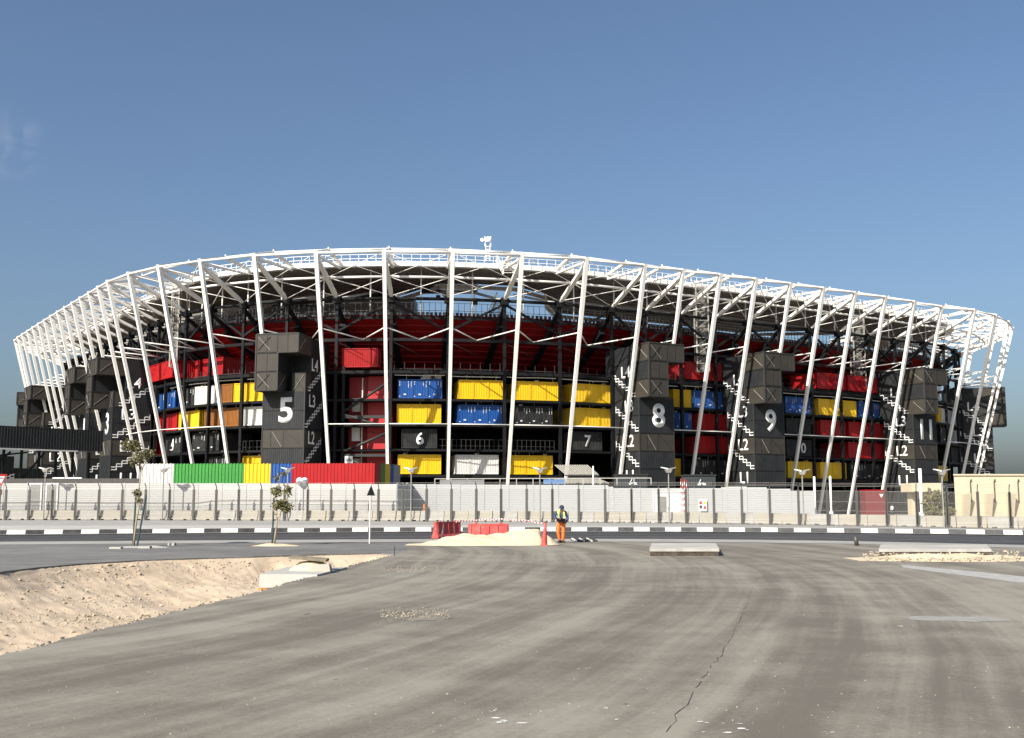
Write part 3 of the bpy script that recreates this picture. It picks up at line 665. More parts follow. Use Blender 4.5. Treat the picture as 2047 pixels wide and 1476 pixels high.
# ================================================================== GROUND, ROAD, EXCAVATION
def asphalt_mat(name, c0, c1, dirv=(0.32, 1.0), streak=0.55, fine=0.35, patch=True, spots=True, curved=False):
    m = bpy.data.materials.new(name); m.use_nodes = True; MATS[name] = m
    nt = m.node_tree; N = nt.nodes; L = nt.links; b = N['Principled BSDF']; b.inputs['Roughness'].default_value = 0.85
    tc = N.new('ShaderNodeTexCoord'); ang = math.atan2(dirv[0], dirv[1])
    wob = N.new('ShaderNodeTexNoise'); wob.inputs['Scale'].default_value = .05; wob.inputs['Detail'].default_value = 2; L.new(tc.outputs['Object'], wob.inputs['Vector'])
    wv = N.new('ShaderNodeVectorMath'); wv.operation = 'SCALE'; wv.inputs['Scale'].default_value = 2.0 if curved else 5.0; L.new(wob.outputs['Color'], wv.inputs[0])
    ad = N.new('ShaderNodeVectorMath'); ad.operation = 'ADD'; L.new(tc.outputs['Object'], ad.inputs[0]); L.new(wv.outputs[0], ad.inputs[1])
    rot = N.new('ShaderNodeMapping'); rot.inputs['Rotation'].default_value = (0, 0, ang); L.new(ad.outputs[0], rot.inputs['Vector'])
    if curved:      # wheel paths sweep round a centre far to the left
        sb = N.new('ShaderNodeVectorMath'); sb.operation = 'SUBTRACT'; L.new(ad.outputs[0], sb.inputs[0]); sb.inputs[1].default_value = (-58, 38, 0)
        sx = N.new('ShaderNodeSeparateXYZ'); L.new(sb.outputs[0], sx.inputs[0]); le = N.new('ShaderNodeVectorMath'); le.operation = 'LENGTH'; L.new(sb.outputs[0], le.inputs[0])
        at2 = N.new('ShaderNodeMath'); at2.operation = 'ARCTAN2'; L.new(sx.outputs['Y'], at2.inputs[0]); L.new(sx.outputs['X'], at2.inputs[1])
        m67 = N.new('ShaderNodeMath'); m67.operation = 'MULTIPLY'; L.new(at2.outputs[0], m67.inputs[0]); m67.inputs[1].default_value = 62
        rot = N.new('ShaderNodeCombineXYZ'); L.new(le.outputs['Value'], rot.inputs['X']); L.new(m67.outputs[0], rot.inputs['Y'])
    def noise(src, sc, det=6, ro=.6, stretch=None):
        if stretch:
            mp = N.new('ShaderNodeMapping'); mp.inputs['Scale'].default_value = stretch; L.new(src, mp.inputs['Vector']); src = mp.outputs[0]
        n = N.new('ShaderNodeTexNoise'); n.inputs['Scale'].default_value = sc; n.inputs['Detail'].default_value = det; n.inputs['Roughness'].default_value = ro; L.new(src, n.inputs['Vector']); return n.outputs['Fac']
    def mth(op, a, b_):
        n = N.new('ShaderNodeMath'); n.operation = op
        for k, v in enumerate((a, b_)):
            if isinstance(v, (int, float)): n.inputs[k].default_value = v
            else: L.new(v, n.inputs[k])
        return n.outputs[0]
    st1 = noise(rot.outputs[0], 1.0, 5, .62, (.75, .03, 1)); st2 = noise(rot.outputs[0], 1.0, 4, .6, (3.4, .07, 1))
    big = noise(tc.outputs['Object'], .17, 4, .6); med = noise(tc.outputs['Object'], .8, 8, .68); fin = noise(tc.outputs['Object'], 14, 10, .85)
    s = mth('ADD', mth('MULTIPLY', st1, streak), mth('MULTIPLY', st2, streak * .45))
    s = mth('ADD', s, mth('MULTIPLY', big, .55)); s = mth('ADD', s, mth('MULTIPLY', med, .55)); s = mth('ADD', s, mth('MULTIPLY', fin, fine))
    tot = .5 * (streak * 1.45 + 1.1 + fine)
    rp_ = N.new('ShaderNodeMapRange'); rp_.inputs['From Min'].default_value = tot - .155; rp_.inputs['From Max'].default_value = tot + .155; L.new(s, rp_.inputs['Value'])
    cr = N.new('ShaderNodeValToRGB'); cr.color_ramp.elements[0].color = (*c0, 1); cr.color_ramp.elements[1].color = (*c1, 1)
    mid = cr.color_ramp.elements.new(.5); mid.color = (*[(x + y) / 2 * .98 for x, y in zip(c0, c1)], 1)
    L.new(rp_.outputs[0], cr.inputs[0]); out = cr.outputs[0]
    if spots:      # dark oil specks and pale stone chips
        for sc, lo, hi, col in ((3.0, .0, .03, (.05, .048, .045)), (3.7, .0, .018, (.5, .48, .44))):
            v = N.new('ShaderNodeTexVoronoi'); v.inputs['Scale'].default_value = sc * .35; v.inputs['Randomness'].default_value = 1; L.new(tc.outputs['Object'], v.inputs['Vector'])
            lt = mth('LESS_THAN', v.outputs['Distance'], hi)
            mx = N.new('ShaderNodeMix'); mx.data_type = 'RGBA'; L.new(lt, mx.inputs['Factor']); L.new(out, mx.inputs['A']); mx.inputs['B'].default_value = (*col, 1); out = mx.outputs['Result']
    L.new(out, b.inputs['Base Color'])
    bp = N.new('ShaderNodeBump'); bp.inputs['Strength'].default_value = .35; bp.inputs['Distance'].default_value = .02
    fb = noise(tc.outputs['Object'], 45, 4, .7); L.new(mth('ADD', fb, mth('MULTIPLY', med, .8)), bp.inputs['Height']); L.new(bp.outputs[0], b.inputs['Normal'])
    return m
M_ASPH = asphalt_mat('dusty_asphalt', (.122, .108, .084), (.250, .227, .183), streak=.9, fine=.7, curved=True)
M_ROAD = asphalt_mat('new_road_asphalt', (.024, .024, .025), (.060, .059, .058), dirv=(1, .02), streak=.7, spots=False)
M_LOT = asphalt_mat('grey_lot_asphalt', (.10, .097, .09), (.19, .184, .17), dirv=(1, .12), streak=.6, spots=False)
M_GROUND = asphalt_mat('dusty_ground', (.19, .18, .155), (.30, .28, .24), streak=.3, spots=False)
M_CONC = mat('pale_concrete', (.40, .385, .35), .85, var=.12, scale=.8, bump=.2, bscale=12, dirt=(.27, .25, .22), dirt_amt=.6, dirt_scale=.5)
M_CONC2 = mat('warm_concrete', (.40, .37, .305), .85, var=.12, scale=.7, bump=.2, bscale=10, dirt=(.32, .29, .24), dirt_amt=.6, dirt_scale=.7)
M_PAVE = mat('pavement_concrete', (.30, .29, .265), .85, var=.12, scale=.5, bump=.15, bscale=10, dirt=(.24, .23, .21), dirt_amt=.7, dirt_scale=.22)
M_KW = mat('white_kerb_paint', (.72, .71, .68), .6, var=.08, scale=2, dirt=(.35, .33, .3), dirt_amt=.4, dirt_scale=2)
M_KB = mat('black_kerb_paint', (.025, .025, .025), .6, var=.2, scale=2, dirt=(.12, .11, .1), dirt_amt=.5, dirt_scale=2)
M_SOIL = mat('pale_dug_soil', (.48, .375, .265), .95, var=.16, scale=1.3, bump=.5, bscale=30, dirt=(.53, .435, .32), dirt_amt=.9, dirt_scale=.5)
M_SAND = mat('pale_sand', (.56, .455, .31), .95, var=.08, scale=2.0, bump=.5, bscale=9)
M_STONE = mat('pale_rubble', (.40, .335, .245), .9, var=.35, scale=5)
def sheet(name, mb, m, parent=None, k='structure'):
    o = mb.build(name, m, parent)
    if parent is None: kind(o, k)
    return o
PX0, PX1, PY0, PY1 = -26.0, -3.0, 5.0, 43.0
mb = MB(); Zg = -.03; R = 3500
for (x0, x1, y0, y1) in ((-R, R, -200, PY0), (-R, R, PY1, R), (-R, PX0, PY0, PY1), (PX1, R, PY0, PY1)):
    mb.face([(x0, y0, Zg), (x1, y0, Zg), (x1, y1, Zg), (x0, y1, Zg)])
sheet('ground', mb, M_GROUND)
# --- outline of the excavation on the ground
near_e = [pz(x, y) for x, y in ((0, 1310), (95, 1287), (190, 1262), (300, 1236), (420, 1207), (520, 1183), (640, 1147), (720, 1127), (790, 1109))]
near_e = [Vector((-7.0, 4.0, 0)), Vector((-6.7, 9.5, 0))] + near_e
far_e = [pz(x, y) for x, y in ((-330, 1176), (-120, 1155), (0, 1144), (70, 1135), (160, 1127), (300, 1119), (500, 1113), (650, 1108), (760, 1106), (790, 1109))]
def jag(poly, step, amp, seed):
    r = random.Random(seed); out = [poly[0]]
    for a, b in zip(poly[:-1], poly[1:]):
        n = max(1, int((b - a).length / step))
        for k in range(1, n + 1):
            p = a.lerp(b, k / n)
            if not (b is poly[-1] and k == n): p = p + Vector((r.uniform(-amp, amp), r.uniform(-amp, amp), 0))
            out.append(p)
    return out
near_j = jag(near_e, .22, .06, 1); far_j = jag(far_e, .5, .06, 2)
poly = [(p.x, p.y) for p in near_j] + [(p.x, p.y) for p in reversed(far_j[:-1])] + [(-25, 22), (-25, 4)]
PA = np.array(poly); PB = np.roll(PA, -1, 0)
def sdist(X, Y):
    P = np.stack([X, Y], -1)[..., None, :]; ab = PB - PA; t = np.clip(((P - PA) * ab).sum(-1) / (ab * ab).sum(-1), 0, 1)
    d = np.sqrt((((PA + t[..., None] * ab) - P) ** 2).sum(-1)).min(-1)
    x, y = X[..., None], Y[..., None]
    c = ((PA[:, 1] > y) != (PB[:, 1] > y)) & (x < (PB[:, 0] - PA[:, 0]) * (y - PA[:, 1]) / (PB[:, 1] - PA[:, 1] + 1e-12) + PA[:, 0])
    return np.where(c.sum(-1) % 2 == 1, d, -d)
FA = np.array([(p.x, p.y) for p in far_j]); 
def dist_far(X, Y):
    P = np.stack([X, Y], -1)[..., None, :]; A, B = FA[:-1], FA[1:]; ab = B - A; t = np.clip(((P - A) * ab).sum(-1) / (ab * ab).sum(-1), 0, 1)
    return np.sqrt((((A + t[..., None] * ab) - P) ** 2).sum(-1)).min(-1)
_rn = np.random.RandomState(5)
_wv = [(_rn.uniform(-1, 1, 2) * f, _rn.uniform(0, 6.28), a) for f, a in [(.7, .075)] * 5 + [(1.7, .018)] * 7 + [(4.0, .008)] * 9 + [(9, .004)] * 12 + [(20, .003)] * 14]
def nz2(X, Y): return sum(a * np.sin(k[0] * X + k[1] * Y + p) for k, p, a in _wv)
def pit_h(X, Y):
    d = sdist(X, Y); df = dist_far(X, Y)
    bank = -1.25 * (1 - np.exp(-np.maximum(df, 0) / 3.6))                     # long shallow bank under the far edge
    edge = np.clip(d / .9, 0, 1)
    rut = .045 * np.sin(1.5 * (X * .75 + Y * .45)) * np.clip(df / 3, 0, 1)
    h = np.where(d > 0, -.10 * np.clip(d / .12, 0, 1) + (bank + rut) * edge + nz2(X, Y) * np.clip(d / .5, 0, 1), -.05)
    return np.where(d > 0, np.minimum(h, -.04), -.05)
nx, ny = 300, 470
xs = np.linspace(PX0, PX1, nx); ys = np.linspace(PY0, PY1, ny); XX, YY = np.meshgrid(xs, ys); HH = np.zeros_like(XX)
for k in range(ny): HH[k] = pit_h(XX[k], YY[k])
me = bpy.data.meshes.new('excavation')
fv = [(j * nx + i, j * nx + i + 1, (j + 1) * nx + i + 1, (j + 1) * nx + i) for j in range(ny - 1) for i in range(nx - 1)]
me.from_pydata(np.stack([XX, YY, HH], -1).reshape(-1, 3).tolist(), [], fv); me.materials.append(M_SOIL); me.polygons.foreach_set('use_smooth', [True] * len(me.polygons))
kind(obj('excavation', me), 'structure')
# asphalt sheets with a broken, slightly thick edge along the cut
def slab(name, pts, z, th, m, parent=None, k='structure'):
    bm = bmesh.new(); vs = [bm.verts.new((p[0], p[1], z)) for p in pts]; f = bm.faces.new(vs)
    if f.normal.z < 0: f.normal_flip()
    r = bmesh.ops.extrude_face_region(bm, geom=[f])
    for e in r['geom']:
        if isinstance(e, bmesh.types.BMVert): e.co.z -= th
    bm.normal_update(); bmesh.ops.recalc_face_normals(bm, faces=bm.faces[:]); bmesh.ops.triangulate(bm, faces=[q for q in bm.faces if len(q.verts) > 4])
    me = bpy.data.meshes.new(name); bm.to_mesh(me); bm.free(); me.materials.append(m); o = obj(name, me, parent)
    if parent is None and k: kind(o, k)
    return o
ROADN = [(-700, 1091), (-200, 1087), (0, 1085.6), (400, 1083.5), (800, 1081), (1240, 1079.6), (1450, 1080.5), (1660, 1083.5), (2047, 1093), (2300, 1101), (2600, 1112)]
ROADF = [(-700, 1077), (-200, 1073), (0, 1071), (400, 1067.5), (800, 1064.8), (1240, 1064.2), (1450, 1065), (1660, 1066.5), (2047, 1071.5), (2300, 1076), (2600, 1083)]
def line(pl, n=60, z=0.0):
    xs = np.linspace(pl[0][0], pl[-1][0], n); k = np.polyfit([p[0] for p in pl], [p[1] for p in pl], 4)
    return [pz(x, interp(x, [p[0] for p in pl], [p[1] for p in pl]) * .5 + np.polyval(k, x) * .5, z) for x in xs]
rn, rf_ = line(ROADN), line(ROADF)
strip_in = [p + Vector((0, -2.6, 0)) for p in rn]                              # pale strip on the near side of the road
edge_pts = [(p.x, p.y) for p in strip_in]
tip = near_j[-1]
cut_x = next(k for k, p in enumerate(strip_in) if p.x > tip.x)
right = [(p.x, p.y) for p in near_j] + [(tip.x, strip_in[cut_x].y - .05)] + [(p[0], p[1] - .05) for p in edge_pts[cut_x:]] + [(45, -6), (-7.5, -6)]
lot = slab('asphalt_lot', right, 0.0, .07, M_ASPH)
left = [(p[0], p[1] - .05) for p in edge_pts[:cut_x]] + [(tip.x - .01, strip_in[cut_x].y - .05)] + [(p.x, p.y) for p in reversed(far_j)] + [(-34, 26), (-40, 30)]
slab('asphalt_approach', left, 0.0, .07, M_LOT)
def ribbon(name, a, b, m, z0=0.0, z1=None, parent=None, k='structure'):
    mb = MB(); z1 = z0 if z1 is None else z1
    for i in range(len(a) - 1): mb.face([(a[i].x, a[i].y, z0), (a[i + 1].x, a[i + 1].y, z0), (b[i + 1].x, b[i + 1].y, z1), (b[i].x, b[i].y, z1)])
    o = mb.build(name, m, parent)
    if parent is None: kind(o, k)
    return o
def off(l, d): return [p + Vector((0, d, 0)) for p in l]
ribbon('road_verge', strip_in, off(rn, -.02), M_PAVE, .01, .06)
road = ribbon('road', rn, rf_, M_ROAD, .0, .0)
ml = [a.lerp(b, .36) for a, b in zip(rn, rf_)]
ribbon('lane_line', ml, off(ml, .16), mat('worn_line_paint', (.30, .29, .27), .7, var=.3, scale=1.5), .005, parent=road)
kerb_c = empty('kerb', Matrix.Identity(4)); kind(kerb_c, 'structure')
ribbon('gutter_strip', off(rf_, -.05), off(rf_, .5), M_KW, .045, .05, parent=kerb_c)
def resample(l, step):
    out = [l[0]]; acc = 0.0
    for a, b in zip(l[:-1], l[1:]):
        L = (b - a).length; t = step - acc
        while t <= L: out.append(a.lerp(b, t / L)); t += step
        acc = (acc + L) % step if True else 0
    return out
kl = resample(off(rf_, .3), 1.0)
for k in range(len(kl) - 1):
    if abs(kl[k].x) > 36: continue
    mb = MB(); a, b = kl[k], kl[k + 1]; d = (b - a).normalized() * .006; w = Vector((0, .28, 0)); a = a + d; b = b - d; e = random.uniform(-.008, .008)
    mb.hexa([Vector((a.x, a.y, .07)), Vector((b.x, b.y, .07)), Vector((b.x, b.y + .3, .07)), Vector((a.x, a.y + .3, .07)), Vector((a.x, a.y + .04, 0.30 + e)), Vector((b.x, b.y + .04, 0.30 + e)), Vector((b.x, b.y + .3, 0.30 + e)), Vector((a.x, a.y + .3, 0.30 + e))])
    mb.build('kerb_stone', M_KW if k % 2 else M_KB, kerb_c)
# fence line behind the pavement
FX = [-700, -150, 400, 1023, 1450, 2047, 2600]; FD = [105, 102, 100, 93, 89, 83, 78]; FZ = [.32, .32, .32, .30, .20, -.08, -.25]
def fence_pt(x, dd=0.0):
    D = interp(x, FX, FD) + dd; z = interp(x, FX, FZ); return Vector(((x - CX) / FPX * D * 1.0, D, z))
fl = [fence_pt(x) for x in np.linspace(-700, 2600, 60)]
kb = off(rf_, .6); mb = MB()
for i in range(59):
    a0, a1, b0, b1 = kb[i], kb[i + 1], fl[i], fl[i + 1]
    m0 = a0.lerp(b0, .35); m1 = a1.lerp(b1, .35)
    mb.face([(a0.x, a0.y, .24), (a1.x, a1.y, .24), (m1.x, m1.y, lerp(.25, b1.z, .5)), (m0.x, m0.y, lerp(.25, b0.z, .5))], 0)
    b0 = b0 + Vector((0, 2.2, 0)); b1 = b1 + Vector((0, 2.2, 0))
    mb.face([(m0.x, m0.y, lerp(.25, b0.z, .5)), (m1.x, m1.y, lerp(.25, b1.z, .5)), (b1.x, b1.y, b1.z - .02), (b0.x, b0.y, b0.z - .02)], 1)
kind(mb.build('pavement', [M_CONC, M_PAVE]), 'structure')
# cracks in the asphalt
def crack(pts, w, seed):
    r = random.Random(seed); P = [pz(x, y, .004) for x, y in pts]; P = jag(P, .22, .03, seed); mb = MB()
    for a, b in zip(P[:-1], P[1:]):
        if r.random() < .45: continue
        n = Vector((b.y - a.y, a.x - b.x, 0)).normalized(); wa, wb = w * r.uniform(.4, 1.3), w * r.uniform(.4, 1.3)
        mb.face([a - n * wa, b - n * wb, b + n * wb, a + n * wa])
    mb.build('pavement_crack', mat('crack_dark', (.03, .03, .028), .9), lot)
crack([(1328, 1476), (1368, 1409), (1374, 1400), (1403, 1355), (1440, 1310), (1462, 1270), (1490, 1215), (1507, 1165), (1521, 1150)], .0038, 3)
crack([(510, 1248), (560, 1241), (620, 1226)], .012, 4); crack([(800, 1240), (870, 1241), (905, 1236)], .012, 5); crack([(1745, 1204), (1772, 1207)], .01, 6)
# stones: rubble in the pit, chips on the asphalt
_ico = bmesh.new(); bmesh.ops.create_icosphere(_ico, subdivisions=1, radius=1); IV = np.array([v.co[:] for v in _ico.verts]); IF = [[v.index for v in f.verts] for f in _ico.faces]; _ico.free()
def stones(name, places, m, seed, parent=None):
    r = np.random.RandomState(seed); V = []; F = []
    for (x, y, z, s) in places:
        q = IV * r.uniform(.55, 1.25, (len(IV), 1)) * s * np.array([r.uniform(.7, 1.3), r.uniform(.7, 1.3), r.uniform(.45, .8)])
        a = r.uniform(0, 6.28); c, n = math.cos(a), math.sin(a); q = q @ np.array([[c, n, 0], [-n, c, 0], [0, 0, 1]])
        b = len(V); V += (q + np.array([x, y, z])).tolist(); F += [[b + i for i in f] for f in IF]
    me = bpy.data.meshes.new(name); me.from_pydata(V, [], F); me.materials.append(m); return kind(obj(name, me, parent), 'stuff')
r = np.random.RandomState(9); pl = []
X = r.uniform(-17, -4, 60000); Y = 12 + 28 * r.uniform(0, 1, 60000) ** 1.4; d = sdist(X, Y); H = pit_h(X, Y); df = dist_far(X, Y)
clus = np.sin(X * .9 + 1.0) * np.sin(Y * .55 + X * .4) + .6 * np.sin(X * 2.1 - Y * 1.2)
for k in range(len(X)):
    if d[k] < .1: continue
    near_w = max(.25, min(1, (26 - Y[k]) / 12)); p = .10 + .40 * max(0, clus[k])
    if r.uniform() < p:
        s = r.uniform(.009, .026) * (1 + 1.2 * (r.uniform() < .10)) * (1 + max(0, (Y[k] - 22) / 30)); pl.append((X[k], Y[k], H[k] + s * .3, s))
tag(stones('rubble', pl, M_STONE, 1), 'pale rubble strewn over the dug soil bank at left', 'rubble')
pl = []
for k in range(1500):
    t = r.uniform(); 
    if t < .45: x, y = r.uniform(760, 900), r.normal(1137, 4) if r.uniform() < .5 else r.normal(1228, 6)
    else: x, y = r.uniform(0, 2047), 1120 + 350 * r.uniform() ** 1.6
    p = pz(x, y)
    if sdist(np.array([p.x]), np.array([p.y]))[0] > -.1: continue
    s = r.uniform(.003, .009) * (1.6 if t < .45 else 1); pl.append((p.x, p.y, s * .3, s))
tag(stones('loose_chips', pl, M_STONE, 2), 'tiny stone chips scattered over the dusty asphalt', 'chips')
pl = []
for p_ in near_j:
    for _ in range(5):
        s = r.uniform(.008, .03); pl.append((p_.x - abs(r.normal(0, .10)) + .06, p_.y + r.normal(0, .15), -.02 + s * .3, s))
tag(stones('edge_crumbs', pl, mat('asphalt_crumb', (.12, .11, .095), .9, var=.4, scale=8), 8), 'dark asphalt crumbs along the broken edge of the lot', 'crumbs')
# pale plaster splashes on the asphalt
M_SPLASH = mat('dried_plaster', (.62, .61, .58), .9)
def splash(x, y, rx, seed):
    r = random.Random(seed); c = pz(x, y, .005); mb = MB()
    for k in range(r.randint(3, 6)):
        o = Vector((r.gauss(0, rx), r.gauss(0, rx * .7), 0)); rr = rx * r.uniform(.12, .4)
        mb.face([c + o + Vector((math.cos(t) * rr * r.uniform(.6, 1.4), math.sin(t) * rr * r.uniform(.5, 1.0), 0)) for t in np.linspace(0, 6.28, 9)[:-1]])
    mb.build('plaster_splash', M_SPLASH, lot)
for k, (x, y, rx) in enumerate(((1006, 1440, .10), (1452, 1460, .12), (1432, 1447, .08), (1485, 1446, .05), (1660, 1465, .05), (1797, 1251, .10), (1222, 1413, .06), (1225, 1438, .04), (1163, 1336, .04), (985, 1420, .05), (1852, 1238, .06))): splash(x, y, rx, k)
# broad pale cement patch
mb = MB(); c = pz(1915, 1237, .004); rr = random.Random(4)
mb.face([c + Vector((math.cos(t) * .85 * rr.uniform(.8, 1.1), math.sin(t) * .45 * rr.uniform(.7, 1.2), 0)) for t in np.linspace(0, 6.28, 22)[:-1]]); mb.build('cement_patch', mat('cement_dust', (.26, .25, .225), .95, var=.2, scale=6), lot)
a = [pz(x, y, .004) for x, y in ((1800, 1129), (1920, 1140), (2060, 1154))]; b = [pz(x, y, .004) for x, y in ((1806, 1135), (1916, 1149), (2060, 1168))]
ribbon('edge_line_paint', b, a, mat('pale_paint', (.34, .33, .31), .8, var=.3, scale=3), .004, parent=lot)

# ================================================================== BROKEN CONCRETE ISLANDS, MANHOLE
def island(name, x0, x1, ytop, yfar, zt, label, seed, thick=.10):
    a, b = pz(x0, ytop, zt), pz(x1, ytop, zt); c, d = pz(x1 - 6, yfar, zt), pz(x0 + 4, yfar, zt)
    root = empty(name, Matrix.Identity(4)); tag(root, label, 'concrete slab')
    pts = jag([a, b, c, d, a], .3, .03, seed)[:-1]
    slab('slab', [(p.x, p.y) for p in pts], zt, thick, M_CONC, root, None)
    ins = Vector(((a.x + b.x) / 2, (a.y + c.y) / 2, 0)); pp = [ins + Vector(((p.x - ins.x) * .985, (p.y - ins.y) * .99, 0)) for p in pts]
    slab('broken_bed', [(p.x, p.y) for p in pp], zt - thick - .002, zt - thick - .002, mat('broken_bed_shade', (.07, .055, .04), .95, var=.5, scale=4, bump=.8, bscale=8), root, None)  # broken base coloured dark for the shade of the undermined hollow
    return root
island('broken_island', 1299, 1437, 1097, 1086, .26, 'raised concrete slab with undermined edge in the middle of the asphalt', 3)
island('broken_island', 1757, 1980, 1098, 1089, .24, 'long raised concrete slab behind the low sand heap at right', 4)
mh = empty('manhole_chamber', Matrix.Identity(4)); tag(mh, 'pale concrete manhole chamber standing in the dug pit', 'manhole')
a = py(519, 1141, 28.5); w = 1.5; ztop = .05
slab('chamber_cover', [(p.x, p.y) for p in jag([Vector((a.x, 28.5, 0)), Vector((a.x + w, 28.4, 0)), Vector((a.x + w + .28, 31.6, 0)), Vector((a.x + .05, 31.8, 0)), Vector((a.x, 28.5, 0))], .4, .015, 8)[:-1]], ztop, .34, M_CONC, mh, None)
slab('membrane', [(a.x - .03, 28.45), (a.x + w, 28.35), (a.x + w, 28.6), (a.x - .03, 28.7)], ztop - .36, .03, mat('orange_membrane', (.55, .25, .03), .6), mh, None)
slab('void_shade_block', [(a.x + .12, 28.9), (a.x + w - .1, 28.8), (a.x + w, 31.4), (a.x + .15, 31.4)], ztop - .345, 1.2, mat('void_shade_black', (.02, .018, .015), .9), mh, None)  # near-black block stands in for the shaded void beneath the cover
hp = MB(); c0 = Vector((a.x + 1.0, 30.3, ztop)); 
for k in range(14):
    t0, t1 = 2 * math.pi * k / 14, 2 * math.pi * (k + 1) / 14
    p = [c0 + Vector((math.cos(t) * .62 * q, math.sin(t) * .5 * q, h)) for t, q, h in ((t0, 1, 0), (t1, 1, 0), (t1, .5, .22), (t0, .5, .22))]
    hp.face(p); hp.face([p[3], p[2], c0 + Vector((0, 0, .26))])
hp.build('soil_heap', M_SAND, mh)
tl = slab('cover_slab', [(-.5, -.36), (.5, -.32), (.47, .36), (-.52, .32)], 0, .07, mat('dark_plate', (.20, .17, .12), .9, var=.3), mh, None)
tl.matrix_local = Matrix.Translation((c0.x - .05, c0.y, ztop + .34)) @ Matrix.Rotation(math.radians(5), 4, 'Y')
mb = MB(); mb.hexa([c0 + Vector(v) for v in ((.1, -.75, 0), (.62, -.7, 0), (.65, -.45, 0), (.15, -.48, 0), (.14, -.7, .18), (.58, -.66, .2), (.6, -.47, .17), (.18, -.5, .18))]); mb.build('rock', M_CONC2, mh)
mb = MB(); p = pz(788, 1112); mb.tube([p, p + Vector((.01, 0, .34))], .012, 6); tag(mb.build('survey_stake', M_BLACK), 'thin dark stake at the tip of the dug pit', 'stake')

# sand heaps
def heap(name, x0, x1, D, prof, depth, m, label, seed, n=70, k=26, rough=.055):
    r = np.random.RandomState(seed); X0, X1 = (x0 - CX) / FPX * D, (x1 - CX) / FPX * D; V = []; F = []
    ph = r.uniform(0, 6, 12); kf = r.uniform(2, 11, (12, 2))
    for j in range(k + 1):
        v = j / k * 2 - 1
        for i in range(n + 1):
            u = i / n; h = interp(u, [p[0] for p in prof], [p[1] for p in prof]); x = lerp(X0, X1, u); y = D + v * depth * (.6 + .4 * math.sin(u * 3.14))
            e = max(0, 1 - abs(v) ** 1.5); nzv = sum(math.sin(kf[q, 0] * x + kf[q, 1] * y + ph[q]) for q in range(12)) * rough / 4
            V.append((x, y, max(0, h * e + nzv * min(1, h * 6) * e) + .006 - (.05 if e <= 0 else 0)))
    for j in range(k):
        for i in range(n): b = j * (n + 1) + i; F.append((b, b + 1, b + n + 2, b + n + 1))
    me = bpy.data.meshes.new(name); me.from_pydata(V, [], F); me.materials.append(m); me.polygons.foreach_set('use_smooth', [True] * len(F))
    return tag(obj(name, me), label, 'sand heap')
heap('sand_heap', 815, 1092, 50.0, [(0, 0), (.12, .06), (.28, .30), (.4, .46), (.5, .40), (.62, .44), (.78, .60), (.88, .72), (.95, .66), (1, 0)], 1.5, M_SAND, 'pale sand heap in front of the red barriers', 1)
heap('sand_heap', 1082, 1116, 50.2, [(0, .1), (.3, .42), (.55, .34), (1, 0)], .8, M_SAND, 'small sand heap right beside the red cone', 2, n=24)
heap('sand_heap', 1690, 2075, 37.0, [(0, 0), (.12, .05), (.3, .13), (.5, .15), (.7, .12), (.9, .07), (1, 0)], 1.6, M_SAND, 'low stony sand heap in front of the long slab', 3, rough=.06)
rs = np.random.RandomState(3); pl = []
for _ in range(420):
    x = rs.uniform(1725, 2040); p = pz(x, rs.uniform(1108, 1128)); s = rs.uniform(.02, .06); pl.append((p.x, p.y, .09 + s * .3, s))
tag(stones('heap_stones', pl, M_STONE, 5), 'small stones lying on the low sand heap at right', 'stones')

# ================================================================== SECURITY FENCE, CONCRETE BARRIERS
M_POST = mat('grey_fence_steel', (.075, .072, .066), .5, metal=.2, var=.15, scale=2)
M_WIRE = mat('fence_wire', (.30, .29, .27), .5, metal=.3)
fence = empty('security_fence', Matrix.Identity(4)); tag(fence, 'long grey wire mesh security fence with bent post tops', 'fence')
fposts = []
sp = 2.17; acc = None; xs_ = np.linspace(-120, 2190, 1500); last = None
for x in xs_:
    p = fence_pt(x)
    if last is None or (p - last).length >= sp: fposts.append((x, p)); last = p
pm = MB(); pm.box(-.1, .1, -.06, .06, 0, 2.75); pm.box(-.085, .085, -.065, .065, 0, .06); pm.beam((0, 0, 2.7), (0, -.0, 3.0), .07, .07); pm.beam((0, 0, 2.98), (0, -.28, 3.3), .06, .06)
pm.box(-.03, .03, -.06, -.05, .2, 2.7)
post_me = pm.mesh('fence_post', M_POST)
wm = MB()
for k in range(48): x = .08 + (sp - .16) * k / 47; wm.face([(x - .0035, -.002, .1), (x + .0035, -.002, .1), (x + .0035, -.002, 2.7), (x - .0035, -.002, 2.7)]); wm.face([(x, -.006, .1), (x, .002, .1), (x, .002, 2.7), (x, -.006, 2.7)])
for z in (.12, .45, 1.15, 1.85, 2.68): wm.box(.05, sp - .05, -.009, .009, z - .008, z + .008)
panel_me = wm.mesh('mesh_panel', M_WIRE)
tm_ = MB()
for k, (y, z) in enumerate(((-.1, 3.05), (-.18, 3.16), (-.27, 3.28))): tm_.box(0, sp, y - .008, y + .008, z - .008, z + .008)
top_me = tm_.mesh('top_wire', M_WIRE)
for k, (x, p) in enumerate(fposts):
    nxt = fposts[k + 1][1] if k + 1 < len(fposts) else p + (p - fposts[k - 1][1])
    Mx = frame(p, nxt - p); Mx2 = frame(p, Vector((nxt.x - p.x, nxt.y - p.y, 0)))
    obj('fence_post', post_me, fence, Mx2); obj('mesh_panel', panel_me, fence, Mx); obj('top_wire', top_me, fence, Mx)
jb = MB(); L = 2.1; pr = [(-.3, 0), (-.3, .12), (-.16, .35), (-.1, .88), (.1, .88), (.16, .35), (.3, .12), (.3, 0)]
